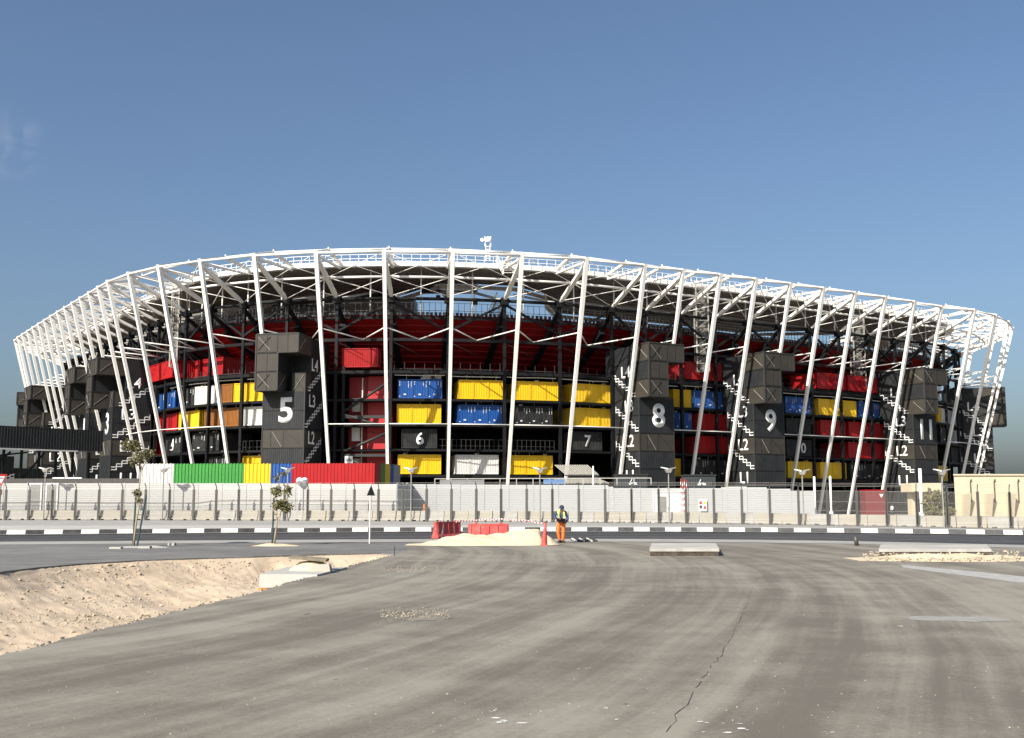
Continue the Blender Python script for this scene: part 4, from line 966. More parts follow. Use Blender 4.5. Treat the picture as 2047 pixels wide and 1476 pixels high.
def jersey_mesh():
    mb = MB(); xsx = [0, .28, .62, 1.48, 1.82, L]
    for a, b in zip(xsx[:-1], xsx[1:]):
        notch = (abs(a - .28) < .01 or abs(a - 1.48) < .01)
        q = [(y, max(z, .11) if notch else z) for y, z in pr]
        for (y0, z0), (y1, z1) in zip(q[:-1], q[1:]): mb.face([(a, y0, z0), (b, y0, z0), (b, y1, z1), (a, y1, z1)][::-1])
        for xx, rv in ((a, False), (b, True)): f = [(xx, y, z) for y, z in q]; mb.face(f[::-1] if rv else f)
        mb.face([(a, q[0][0], q[0][1]), (b, q[0][0], q[0][1]), (b, q[-1][0], q[-1][1]), (a, q[-1][0], q[-1][1])])
    return mb
JM = [jersey_mesh().mesh('concrete_barrier', m) for m in (M_CONC2, M_CONC)]
last = None; kk = 0
for x in np.linspace(-110, 2180, 1500):
    p = fence_pt(x, .42)
    if last is None or (p - last).length >= L + .03:
        o = obj('concrete_barrier', JM[0 if kk % 3 else 1], None, frame(p, Vector((fence_pt(x + 20, .42) - p).to_tuple())))
        tag(o, 'knee-high concrete barrier in the row behind the mesh fence', 'barrier', 'concrete barriers behind the fence'); last = p; kk += 1

# ================================================================== HOARDING WALLS of ribbed white sheet
M_HOARDW = mat('white_hoarding', (.41, .405, .385), .55, var=.03, scale=.6, dirt=(.45, .43, .39), dirt_amt=.25, dirt_scale=.3)
M_HOARDG = mat('pale_grey_hoarding', (.36, .37, .365), .55, var=.03, scale=.6, dirt=(.36, .36, .34), dirt_amt=.25, dirt_scale=.3)
def ribbed(L, z0, z1, m, name, root, M, step=.2, amp=.014):
    mb = MB(); n = int((z1 - z0) / step); prof = []
    for k in range(n):
        z = lerp(z0, z1, k / n); dz = (z1 - z0) / n; prof += [(z, 0), (z + dz * .55, 0), (z + dz * .62, amp), (z + dz * .93, amp)]
    prof.append((z1, 0)); b = len(mb.v)
    for z, d in prof: mb.v += [(0, d, z), (L, d, z)]
    for k in range(len(prof) - 1): mb.f.append((b + 2 * k, b + 2 * k + 1, b + 2 * k + 3, b + 2 * k + 2)); mb.mi.append(0)
    mb.face([(0, .12, z0), (0, .12, z1), (L, .12, z1), (L, .12, z0)]); mb.face([(0, 0, z1), (L, 0, z1), (L, .12, z1), (0, .12, z1)])
    for x in (0, L): mb.face([(x, 0, z0), (x, .12, z0), (x, .12, z1), (x, 0, z1)])
    return mb.build(name, m, root, M=M)
def hoarding(label, pts, ztops, m, pw=2.35):
    root = empty('hoarding', Matrix.Identity(4)); tag(root, label, 'hoarding')
    for (a, b, za, zb) in zip(pts[:-1], pts[1:], ztops[:-1], ztops[1:]):
        L = (b - a).length; n = max(1, round(L / pw)); 
        for k in range(n):
            p = a.lerp(b, k / n); q = a.lerp(b, (k + 1) / n); zt = lerp(za, zb, (k + .5) / n)
            ribbed((q - p).length - .03, .05, zt, m, 'sheet_panel', root, frame((p.x, p.y, 0), q - p))
            mb = MB(); mb.box(-.03, .03, -.03, .0, .05, zt + .05); mb.build('joint_strip', m, root, M=frame((p.x, p.y, 0), q - p))
    return root
def wpt(x, D): return Vector(((x - CX) / FPX * D, D, 0))
def ztop(x, y, D): return py(x, y, D).z
def hoard_d(x): return interp(x, [-130, 400, 795], [103.65, 101.75, 97.35])
hl = [wpt(x, hoard_d(x)) for x in (-130, 400, 795)]
hoarding('white ribbed hoarding left of the recess, under the coloured panels', hl, [ztop(0, 966, 103), ztop(400, 966, 101.7), ztop(780, 968, 97.5)], M_HOARDW)
hoarding('shaded return of the white hoarding at the recess', [wpt(796, 97.45), wpt(824, 104.4)], [ztop(795, 968, 98), ztop(824, 966, 104)], M_HOARDG)
hoarding('pale grey ribbed hoarding right of the recess', [wpt(824.5, 104.5), wpt(1215, 101.6), wpt(1225, 101.5), wpt(1440, 99.7), wpt(1450, 99.6), wpt(1530, 98.8), wpt(1625, 98)], [ztop(824, 968, 104), ztop(1215, 970, 101.6), ztop(1225, 976, 101.5), ztop(1440, 976, 99.7), ztop(1450, 972, 99.6), ztop(1530, 975, 98.8), ztop(1625, 984, 98)], M_HOARDG)
# upper strip of translucent boards along the grey hoarding
tb = empty('hoarding_top_rail', Matrix.Identity(4)); tag(tb, 'thin top rail with posts above the grey hoarding', 'rail')
ra, rb = wpt(870, 104.6), wpt(1300, 101.6)
for k in range(14):
    p = ra.lerp(rb, k / 13); mb = MB(); z = ztop(900, 968, 104.6) - .1; mb.beam((p.x, p.y, z), (p.x, p.y, z + .62), .08); mb.build('rail_post', M_CONC, tb)
mb = MB(); mb.beam((ra.x, ra.y, z + .6), (rb.x, rb.y, z + .6), .07); mb.build('rail', M_CONC, tb)
for k, (x0, x1, m) in enumerate(((880, 968, mat('grey_board', (.16, .16, .16))), (1086, 1128, mat('blue_board', (.08, .16, .32))))):
    a, b = wpt(x0, 104.2 if k == 0 else 102.7), wpt(x1, 103.5 if k == 0 else 102.4); mb = MB(); mb.box(0, (b - a).length, 0, .04, z + .06, z + .5); mb.build('board', m, tb, M=frame((a.x, a.y, 0), b - a))
# door, poster, booths
d0, d1 = wpt(1303, 100.7), wpt(1368, 100.3); dM = frame((d0.x, d0.y, 0), d1 - d0); dl = (d1 - d0).length; H = ztop(1335, 985, 100.5)
dr = empty('hoarding_gate', dM); tag(dr, 'framed double door set in the pale grey hoarding', 'gate')
M_DFR = mat('pale_door_frame', (.60, .61, .60), .5); M_DGL = mat('door_glass', (.20, .20, .18), .2)
for x in (0, dl * .52, dl - .12):
    mb = MB(); mb.box(x, x + .12, -.1, .02, .1, H); mb.build('jamb', M_DFR, dr)
mb = MB(); mb.box(-.05, dl + .05, -.14, .02, H, H + .16); mb.build('lintel', M_DFR, dr)
mb = MB(); mb.box(.15, dl * .5, -.06, -.02, .15, H - .02); leaf = mb.build('door_leaf', M_DFR, dr)
mb = MB(); mb.box(.5, dl * .42, -.075, -.06, .9, H - .35); mb.build('window_pane', M_DGL, leaf)
mb = MB(); mb.beam((dl * .46, -.1, 1.2), (dl * .46, -.1, 1.5), .04); mb.build('handle', M_POST, leaf)
mb = MB(); mb.box(dl * .56, dl - .15, -.06, -.02, .15, H - .02); mb.build('door_leaf', M_DFR, dr)
for k, (x0, x1) in enumerate(((64, 90), (97, 122))):
    a, b = wpt(x0, hoard_d(x0) - .06), wpt(x1, hoard_d(x1) - .06); gw = (b - a).length; hg = ztop(x0, 969, a.y)
    gd = empty('service_gate', frame((a.x, a.y, 0), b - a)); tag(gd, ('left' if k == 0 else 'right') + ' grey service gate in the white hoarding at far left', 'gate')
    for x in (0, gw - .14): mb = MB(); mb.box(x, x + .14, -.05, .02, .1, hg); mb.build('jamb', M_DFR, gd)
    mb = MB(); mb.box(-.02, gw + .02, -.06, .02, hg, hg + .14); mb.build('lintel', M_DFR, gd)
    mb = MB(); mb.box(.15, gw - .15, -.03, -.005, .15, hg - .01); mb.build('gate_leaf', mat('grey_gate_leaf', (.22, .215, .20), .7, var=.1), gd)
po = empty('safety_notice', frame((wpt(1394, 99.8).x, 99.75, 0), (1, -.02, 0))); tag(po, 'white safety notice with four coloured squares on the grey hoarding', 'sign')
zb, zt_ = ztop(1400, 1022, 99.7), ztop(1400, 999, 99.7); pw_ = .72
mb = MB(); mb.box(0, pw_, 0, .02, zb, zt_); mb.build('board', M_SIGN, po)
for cxx, cz, c in ((.17, .72, (.5, .03, .03)), (.53, .72, (.7, .5, .02)), (.17, .36, (.03, .03, .03)), (.53, .3, (.5, .05, .03))):
    mb = MB(); hh = zt_ - zb; mb.box(cxx - .12, cxx + .12, -.008, 0, zb + hh * cz - .14, zb + hh * cz + .14); mb.build('pictogram', mat('picto_%.2f_%.2f' % (cxx, cz), c), po)
M_BOOTH = mat('charcoal_booth', (.045, .05, .053), .5, var=.1)
def booth(x0, x1, y0, y1, D, label):
    a, b = py(x0, y1, D), py(x1, y1, D); w = b.x - a.x; zt = py(x0, y0, D).z
    root = empty('guard_booth', Matrix.Translation((a.x, D, 0))); tag(root, label, 'booth', 'charcoal booths behind the grey hoarding')
    mb = MB(); mb.box(0, w, .06, 2.4, 0, zt - .12); mb.build('shell', M_BOOTH, root)
    for k in range(12):
        x = .12 + (w - .36) * k / 11; mb = MB(); mb.box(x, x + .13, 0, .06, .6, zt - .3); mb.build('rib', M_BOOTH, root)
    mb = MB(); mb.box(-.08, w + .08, -.06, 2.5, zt - .12, zt); mb.build('roof_slab', M_FRAME, root)
    mb = MB(); c = w / 2; z = zt - 1.0                                     # small white dune shaped emblem
    for q in (0, 1):
        o = -.28 + q * .3; mb.face([(c + o, -.02, z), (c + o + .5, -.02, z), (c + o + .45, -.02, z + .16), (c + o + .22, -.02, z + .24), (c + o + .02, -.02, z + .12)])
    mb.face([(c - .18, -.025, z + .2), (c + .02, -.025, z + .58), (c + .05, -.025, z + .52), (c - .1, -.025, z + .2)]); mb.build('emblem', M_SIGN, root)
booth(1232, 1294, 948, 976, 106, 'charcoal booth with white emblem right of the slatted ramp')
booth(1370, 1431, 949, 976, 105, 'charcoal booth with white emblem right of the striped posts')
M_RW = [mat('red_stripe', (.5, .03, .03)), M_SIGN]
for k, x in enumerate((1359, 1362.5, 1366, 1370)):
    p = wpt(x, 100.0); z1 = ztop(x, 957 + (k % 2) * 4, 100); mb = MB(); n = 11
    for q in range(n): mb.tube([(0, 0, 1.0 + (z1 - 1.0) * q / n), (.02 * q / n, 0, 1.0 + (z1 - 1.0) * (q + 1) / n)], .035, 6, q % 2)
    mb.tube([(0, 0, 0), (0, 0, 1.0)], .03, 6, 1)
    tag(mb.build('striped_post', M_RW, None, M=Matrix.Translation((p.x, p.y, 0))), ('first', 'second', 'third', 'fourth')[k] + ' red and white striped post from the left beside the gate', 'post', 'striped posts by the gate')
for x in (599, 609):
    p = py(x, 962, 99.5); mb = MB(); mb.tube([p + Vector((0, 0, z)) for z in np.linspace(-.32, .32, 9)], [.32 * math.sqrt(max(.02, 1 - (z / .33) ** 2)) for z in np.linspace(-.32, .32, 9)], 14)
    mb.tube([Vector((p.x, p.y, 0)), p - Vector((0, 0, .2))], .06, 6)
    tag(mb.build('globe_lamp', M_SIGN, None, smooth=True), ('left' if x < 605 else 'right') + ' white globe lamp peeping over the hoarding below the red panel', 'lamp')

# ================================================================== COLOURED CORRUGATED PANELS above the hoarding
cw = empty('painted_wall', Matrix.Identity(4)); tag(cw, 'wall of corrugated panels painted white, green, yellow, blue and red', 'wall')
zc = ztop(500, 926, 108)
def cpanel(x0, D0, x1, D1, z1, colour, nm):
    a, b = wpt(x0, D0), wpt(x1, D1); d = b - a; Lp = d.length; mb = MB(); n = max(2, int(Lp / .34))
    corr(mb, (0, 0, 0), (1, 0, 0), Lp, .1, z1, (0, -1, 0), n, .07 if colour != 'red' else .035)
    mb.face([(0, .3, .1), (0, .3, z1), (Lp, .3, z1), (Lp, .3, .1)]); mb.face([(0, 0, z1), (Lp, 0, z1), (Lp, .3, z1), (0, .3, z1)])
    return mb.build(nm, CPAINT[colour], cw, M=frame((a.x, a.y, 0), d))
for x0, x1, c in ((285, 349.5, 'white'), (350, 489.5, 'green'), (490, 542.5, 'yellow'), (543, 584.5, 'blue'), (585, 750, 'red')):
    cpanel(x0, lerp(109.5, 106, (x0 - 285) / 465), x1, lerp(109.5, 106, (x1 - 285) / 465), lerp(zc, zc - .1, (x0 - 285) / 465), c, c + '_panel')
for k, (x0, x1, c) in enumerate(((751, 763, 'red'), (763, 771, 'green'), (771, 781, 'yellow'), (781, 788, 'blue'), (788, 801, 'grey'))):
    cpanel(x0, lerp(106.1, 119, (x0 - 751) / 50), x1, lerp(106.1, 119, (x1 - 751) / 50), lerp(zc, zc + .2, (x0 - 751) / 50), c, c + '_return_panel')

# ================================================================== LEFT: black link bridge and steel under it
M_LINK = mat('black_link_cladding', (.024, .026, .027), .5, var=.15, scale=.6, dirt=(.05, .047, .042), dirt_amt=.3, spec=.25)
a, b = py(-60, 875, 146), py(206, 878, 160); br = empty('link_bridge', frame((a.x, a.y, 0), Vector((b.x - a.x, b.y - a.y, 0)))); tag(br, 'long black corrugated link bridge running left from tower three', 'bridge')
Lb = Vector((b.x - a.x, b.y - a.y, 0)).length; z0, z1 = ztop(100, 898, 153), ztop(100, 855, 153)
mb = MB(); corr(mb, (0, 0, 0), (1, 0, 0), Lb, z0, z1, (0, -1, 0), 46, .09); mb.face([(0, 0, z1), (Lb, 0, z1), (Lb, 3, z1), (0, 3, z1)]); mb.face([(0, 0, z0), (0, 3, z0), (Lb, 3, z0), (Lb, 0, z0)]); mb.face([(0, 3, z0), (0, 3, z1), (Lb, 3, z1), (Lb, 3, z0)]); mb.face([(Lb, 0, z0), (Lb, 3, z0), (Lb, 3, z1), (Lb, 0, z1)]); mb.build('cladding', M_LINK, br)
mb = MB(); mb.box(0, Lb * .8, -.06, .2, z0 - .22, z0 - .02); mb.build('lower_edge', M_DUCT, br)
for k in range(7):
    x = Lb * (.12 + .13 * k); mb = MB(); mb.beam((x, .3, 0), (x, .3, z0 - .22), .3); mb.build('support_post', M_BLACK, br)
for x0, x1, zl in ((.06, .3, 5.0), (.3, .55, 3.0), (.12, .42, 8.0)):
    mb = MB(); mb.beam((Lb * x0, .3, zl), (Lb * x1, .3, z0 - .5), .22); mb.build('diagonal_brace', M_BLACK, br)
for (x0, x1, zl, zh, dy) in ((.27, .44, 4.5, 8.4, 5), (.46, .7, 4.5, 6.8, 6), (.0, .3, 0, 4.6, 5), (.3, .8, 0, 4.4, 6.5)):
    mb = MB(); corr(mb, (Lb * x0, dy, 0), (1, 0, 0), Lb * (x1 - x0), zl, zh, (0, -1, 0), 16, .07); mb.face([(Lb * x0, dy + .3, zl), (Lb * x0, dy + .3, zh), (Lb * x1, dy + .3, zh), (Lb * x1, dy + .3, zl)]); mb.build('screen_wall', M_LINK, br)
mb = zig(4.2, 5.6, 3.2, 6, False); o = mb.build('stair_line', M_LINE, br, M=Matrix.Translation((Lb * .27, 4.9, 0)))
for k, (x, w) in enumerate(((118, 14), (147, 20))):
    p = py(x, 957, 120); mb = MB(); mb.box(-w / 20, w / 20, -.2, .2, -.3, 0.02); mb.box(-w / 22, w / 22, -.16, .16, .02, .12); mb.box(-.05, .05, -.05, .05, -p.z, -.3)
    tag(mb.build('low_shelter', M_SIGN, None, M=Matrix.Translation(p)), ('small' if k == 0 else 'wider') + ' white topped box under the black link bridge', 'box')
pb = empty('parapet', frame(wpt(-60, 112), wpt(296, 110) - wpt(-60, 112))); tag(pb, 'low dark parapet above the white hoarding at far left', 'parapet')
zp = ztop(100, 957, 111); Lp = (wpt(296, 110) - wpt(-60, 112)).length; nP = 16
for k in range(nP):
    mb = MB(); mb.box(Lp * k / nP + .01, Lp * (k + 1) / nP - .01, 0, .3, .2, zp); mb.build('parapet_block', mat('dark_parapet', (.07, .065, .06), .8, var=.2), pb)
# slatted pale ramp at the foot of the facade under number 7
rm = empty('slatted_ramp', Matrix.Identity(4)); tag(rm, 'pale slatted ramp canopy below the number seven box', 'ramp')
for g, (xa, xb, y0, y1, D0, D1) in enumerate(((1130, 1216, 966, 957, 140, 147), (1132, 1195, 949, 930, 146, 152))):
    for k in range(14):
        xx = lerp(xa, xb, k / 13); p = py(xx, y0, D0); q = py(xx - 22, y1, D1); mb = MB(); mb.beam(p, q, .2, .07); mb.build('slat', mat('weathered_slat', (.36, .34, .29), .8), rm)
    mb = MB(); mb.beam(py(xa - 3, y0 + 2, D0), py(xb + 3, y0 + 2, D0), .15); mb.build('ramp_beam', M_FRAME, rm)
    for xx in (xa + 4, xb - 4): p = py(xx, y0 + 2, D0); mb = MB(); mb.beam((p.x, p.y, 0), p, .2); mb.build('ramp_post', M_FRAME, rm)

# ================================================================== LAMPS on the fence line, posts, signs
M_LAMP = mat('grey_lamp_metal', (.30, .29, .27), .4, metal=.2)
def fence_lamp(x, yh, k, label):
    i = min(range(len(fposts)), key=lambda q: abs(fposts[q][0] - x)); p = fence_pt(x, -.12); h = py(x, yh, p.y).z - p.z
    root = empty('fence_lamp', Matrix.Translation(p) @ Matrix.Rotation(.15 * k, 4, 'Z')); tag(root, label, 'lamp', 'double lamps along the fence')
    mb = MB(); mb.tube([(0, 0, 0), (0, 0, h)], [.06, .045], 8); mb.build('pole', M_LAMP, root)
    for sx in (-1, 1):
        mb = MB(); mb.hexa([(sx * .06, -.17, h - .05), (sx * .6, -.16, h + .1), (sx * .6, .16, h + .1), (sx * .06, .17, h - .05), (sx * .06, -.17, h + .06), (sx * .6, -.16, h + .16), (sx * .6, .16, h + .16), (sx * .06, .17, h + .06)]); mb.build('lamp_head', M_SIGN if sx < 0 else M_LAMP, root)
    mb = MB(); mb.hexa([(-.16, -.15, h - .3), (.16, -.15, h - .3), (.16, .15, h - .3), (-.16, .15, h - .3), (-.3, -.2, h - .03), (.3, -.2, h - .03), (.3, .2, h - .03), (-.3, .2, h - .03)]); mb.build('bracket', M_LAMP, root)
LW = ['over the parapet', 'against the white panel', 'against the blue panel', 'against the yellow containers below number six', 'against the bottom yellow containers left of the ramp', 'against tower eight', 'right of tower nine', 'against tower eleven']
for k, x in enumerate((95, 330, 577, 823, 1079, 1335, 1601, 1879)): fence_lamp(x, 938 if x < 1500 else 942, k % 3 - 1, 'double-headed fence lamp seen ' + LW[k])
def pole(x, y0, y1, D, r, label, collar=True):
    a = py(x, y1, D); t = py(x, y0, D); root = empty('white_post', Matrix.Translation((a.x, D, 0))); tag(root, label, 'post')
    mb = MB(); mb.tube([(0, 0, .3), (0, 0, t.z)], r, 10); mb.build('shaft', M_SIGN, root, True)
    mb = MB(); mb.tube([(0, 0, 0), (0, 0, 1.1)], r * 1.7, 10); mb.build('base_sleeve', M_SIGN, root, True)
pole(1630, 953, 1030, 100, .10, 'tall white post at the right end of the grey hoarding')
pole(1662, 952, 1030, 100, .10, 'tall white post second right of the grey hoarding')
pole(1843, 937, 1032, 92, .13, 'tall white post in front of the beige building')
pole(1186, 932, 968, 118, .07, 'thin white post standing before the slatted ramp')
pole(275, 925, 965, 112, .07, 'thin white post at the foot of tower three')
M_SGR = mat('sign_red', (.45, .02, .02)); M_SGB = mat('sign_back_grey', (.055, .055, .055), .5)
def tri_sign(x, ytop, ybot, ybase, D, zb, label, back, turn, w):
    g = Vector(((x - CX) / FPX * D, D, zb)); zt, zl = py(x, ytop, D).z - zb, py(x, ybot, D).z - zb
    root = empty('traffic_sign', Matrix.Translation(g) @ Matrix.Rotation(math.radians(turn), 4, 'Z')); tag(root, label, 'traffic sign')
    mb = MB(); mb.tube([(0, .03, 0), (0, .03, zt + .02)], .032, 8); mb.build('pole', M_DUCT if back else M_SGB, root)
    up = back
    def tri(s, y): 
        zc_ = (zt + zl) / 2; hh = (zt - zl) / 2 * s
        return [(-w * s, y, zc_ + hh), (w * s, y, zc_ + hh), (0, y, zc_ - hh)] if not up else [(-w * s, y, zc_ - hh), (w * s, y, zc_ - hh), (0, y, zc_ + hh)]
    mb = MB(); t = tri(1, -.02); t2 = tri(1, .0); mb.face(t); mb.face(t2[::-1])
    for k in range(3): mb.face([t[k], t2[k], t2[(k + 1) % 3], t[(k + 1) % 3]])
    mb.build('plate', M_SGB if back else M_SGR, root)
    if not back:
        mb = MB(); zc_ = (zt + zl) / 2 + .05; mb.face([(x_ * .62, -.03, zc_ + (z_ - zc_) * .6) for x_, y_, z_ in tri(1, 0)]); mb.build('face_panel', M_SIGN, root)
        mb = MB(); mb.box(-.12, .12, -.035, -.031, zt - .28, zt - .22); mb.build('lettering', M_SGB, root)
        mb = MB(); mb.box(-.09, .09, -.02, .0, zl - .5, zl - .15); mb.build('side_plate', mat('sign_brown', (.15, .09, .06)), root)
tri_sign(7.5, 948, 974, 1055, 70, .25, 'give way sign with red border on a pole at the left edge', False, 25, .33)
tri_sign(743, 970, 991, 1085, 51.4, 0, 'triangular road sign seen from behind in front of the hoarding', True, 55, .28)

# ================================================================== BEIGE BUILDING, KIOSK at right
M_BEIGE = mat('beige_render', (.55, .47, .33), .85, var=.06, scale=.6, bump=.1, bscale=15, dirt=(.5, .43, .32), dirt_amt=.3, dirt_scale=.3)
bb = empty('beige_building', Matrix.Identity(4)); tag(bb, 'low beige rendered building with recessed slots behind the fence', 'building')
D = 91.0; x0, x1 = wpt(1903, D).x, wpt(2180, D).x; zt = ztop(1950, 951, D)
n = 6; xsb = np.linspace(x0, x1, 2 * n + 1)
xk = x0 * (D + 9) / D + .15; mb = MB(); mb.hexa([(x0, D, 0), (x1, D, 0), (x1, D + 9, 0), (xk, D + 9, 0), (x0, D, zt), (x1, D, zt), (x1, D + 9, zt), (xk, D + 9, zt)]); mb.build('wall', M_BEIGE, bb)
for k in range(n):
    xa = lerp(x0 + .5, x1, k / n); mb = MB(); mb.hexa([(xa, D - .02, 0), (xa + .55, D - .02, 0), (xa + .55, D, 0), (xa, D, 0), (xa, D - .75, 2.6), (xa + .55, D - .75, 2.6), (xa + .55, D, 2.6), (xa, D, 2.6)]); mb.build('fin', M_BEIGE, bb)
for k in range(5):
    xa = lerp(x0 + 1.3, x1, k / 5.2); mb = MB(); mb.tube([(xa, D - .06, 1.9), (xa, D - .06, zt - .5), (xa + .06, D - .15, zt - .3)], .045, 6); mb.build('downpipe', M_POST, bb)
mb = MB(); mb.hexa([(x0 - .1, D - .12, zt), (x1, D - .12, zt), (x1, D + 9.1, zt), (xk, D + 9.1, zt), (x0 - .1, D - .12, zt + .12), (x1, D - .12, zt + .12), (x1, D + 9.1, zt + .12), (xk, D + 9.1, zt + .12)]); mb.build('coping', M_BEIGE, bb)
D2 = 94.0; xa, xb = wpt(1816, D2).x, x0; z2 = ztop(1850, 966, D2)
mb = MB(); mb.box(xa + .5, xb, D2 + 1.2, D2 + 2.3, 0, z2 - .75); wl_ = mb.build('wing_wall', M_BEIGE, bb)
mb = MB(); mb.box(xa, xb + .01, D2 - .2, D2 + 2.4, z2 - .75, z2); mb.build('wing_roof', M_BEIGE, bb)
for k in range(3):
    xx = lerp(xa + .8, xb - 1.2, k / 2); mb = MB(); mb.box(xx, xx + .75, D2 + 1.17, D2 + 1.21, .8, 2.2); mb.build('window', mat('dark_window', (.05, .05, .05), .2), wl_)
kp = wpt(1725, 158); kq = wpt(1766, 158); kz = ztop(1745, 981, 158); ki = empty('red_kiosk', Matrix.Translation(kp)); tag(ki, 'red kiosk with a white triangle at the stadium foot', 'kiosk')
mb = MB(); mb.box(0, kq.x - kp.x, 0, 2.4, .1, kz); mb.build('shell', mat('haze_dimmed_red_panel', (.16, .02, .022), .6), ki); mb = MB(); mb.box(-.1, kq.x - kp.x + .1, -.1, 2.5, kz, kz + .12); mb.build('roof', CPAINT['red'], ki)  # shell red dimmed in the colour for haze and the fence before it
mb = MB(); w_ = kq.x - kp.x; mb.face([(w_ * .68, -.02, kz - .5), (w_ * .88, -.02, kz - .5), (w_ * .78, -.02, kz - 1.0)]); mb.build('triangle_mark', M_SIGN, ki)
# dark plinth of the stadium between and behind
for i in range(10, 38):
    mb = MB(); a, b, c, d = at(i, 11.6, 0), at(i + 1, 11.6, 0), at(i + 1, 12, 0), at(i, 12, 0); mb.hexa([a, b, c, d] + [p + Vector((0, 0, 3.6)) for p in (a, b, c, d)]); part(mb, 'plinth_wall', M_CLAD)
for s_, tx in ((27.0, '8'), (28.9, '9'), (32.2, '10')):
    o = obj('gate_number', text_mesh(tx, .75, M_SIGN, .01), stad); o.matrix_local = SI @ frame(at(s_, 11.5, 3.0), tang(s_))

# ================================================================== ROADWORKS THINGS
M_PLAS = mat('red_plastic', (.44, .055, .05), .45, var=.15, scale=3, dirt=(.55, .25, .2), dirt_amt=.6, dirt_scale=2)
def water_barrier(loc, rot, label):
    root = empty('plastic_barrier', Matrix.Translation(loc) @ Matrix.Rotation(rot, 4, 'Z')); tag(root, label, 'barrier')
    mb = MB(); L = 1.95; pr = [(-.24, 0), (-.24, .1), (-.13, .3), (-.09, .82), (.09, .82), (.13, .3), (.24, .1), (.24, 0)]
    for (y0, z0), (y1, z1) in zip(pr[:-1], pr[1:]): mb.face([(-L / 2, y0, z0), (-L / 2, y1, z1), (L / 2, y1, z1), (L / 2, y0, z0)][::1])
    for x in (-L / 2, L / 2): mb.face([(x, y, z) for y, z in pr])
    mb.build('body', M_PLAS, root)
    for k in range(5):
        x = -L / 2 + .12 + (L - .24) * k / 4
        for s in (-1, 1):
            mb = MB(); mb.beam((x, s * .15, .28), (x, s * .10, .8), .09, .05); mb.build('rib', M_PLAS, root)
    mb = MB(); mb.box(-L / 2, L / 2, -.11, .11, .8, .86); mb.build('top_rail', M_PLAS, root)
    for x in (-.6, .6): mb = MB(); mb.tube([(x, 0, .86), (x, 0, .93)], .06, 8); mb.build('filler_cap', M_PLAS, root)
water_barrier(pz(892, 1077) + Vector((0, .9, 0)), math.radians(52), 'red plastic barrier turned aslant at the left end of the sand')
b2 = (977 - CX) / FPX * 53.5; water_barrier((b2, 53.5, 0), math.radians(-2), 'red ribbed plastic barrier facing us behind the sand heap')
cp = Vector(((1087 - CX) / FPX * 48.6, 48.6, 0)); co = empty('traffic_cone', Matrix.Translation(cp) @ Matrix.Rotation(.06, 4, 'Y')); tag(co, 'tall red traffic cone between sand heap and worker', 'cone')
mb = MB(); mb.tube([(0, 0, 0), (0, 0, .03), (0, 0, .3), (0, 0, .7), (0, 0, 1.0)], [.145, .145, .12, .08, .04], 16); mb.build('cone_body', M_PLAS, co, True)
mb = MB(); mb.tube([(0, 0, .99), (0, 0, 1.05)], .05, 10); mb.build('tip', mat('cone_tip', (.12, .03, .03)), co)
mb = MB(); mb.box(-.17, .17, -.17, .17, 0, .04); mb.build('foot', M_PLAS, co)
p = pz(881, 1088); mb = MB(); mb.tube([p, p + Vector((.06, 0, .38)), p + Vector((.11, 0, .74))], .045, 10); tag(mb.build('pipe_stub', M_SGB, None, True), 'black pipe stub sticking up at the left end of the sand', 'pipe')
p = pz(1713, 1091); mb = MB(); mb.tube([p, p + Vector((-.06, 0, .4))], .09, 10); tag(mb.build('pipe_stub', M_POST, None, True), 'short grey pipe stub on the verge left of the long slab', 'pipe')
# barrier tape: alternating stripes sagging from barrier to cone
t0, t1 = Vector((b2 - 1.6, 53.8, .93)), cp + Vector((0, .02, .98)); mb = MB(); n = 60
for k in range(n):
    u0, u1 = k / n, (k + 1) / n; f = lambda u: t0.lerp(t1, u) + Vector((0, 2.5 * math.sin(u * 3.14), .12 * math.sin(u * 3.14) + .02 * math.sin(u * 25)))
    a, b = f(u0), f(u1); w = Vector((0, .0, .05)); mb.face([a - w / 2, b - w / 2, b + w / 2, a + w / 2], k % 2)
tag(mb.build('barrier_tape', [M_SIGN, M_SGR]), 'red and white barrier tape strung behind the red barriers', 'tape')
g = empty('steel_grating', Matrix.Translation(pz(1168, 1083)) @ Matrix.Rotation(.2, 4, 'Z') @ Matrix.Rotation(.10, 4, 'X')); tag(g, 'dark steel grating lying on the verge right of the worker', 'grating')
for k in range(9): mb = MB(); mb.box(-.52 + k * .125, -.47 + k * .125, -.5, .5, .06, .12); mb.build('bar', M_POST if k % 3 else M_DUCT, g)
for y in (-.48, 0, .46): mb = MB(); mb.box(-.55, .55, y, y + .05, .0, .06); mb.build('cross_bar', M_SGB, g)

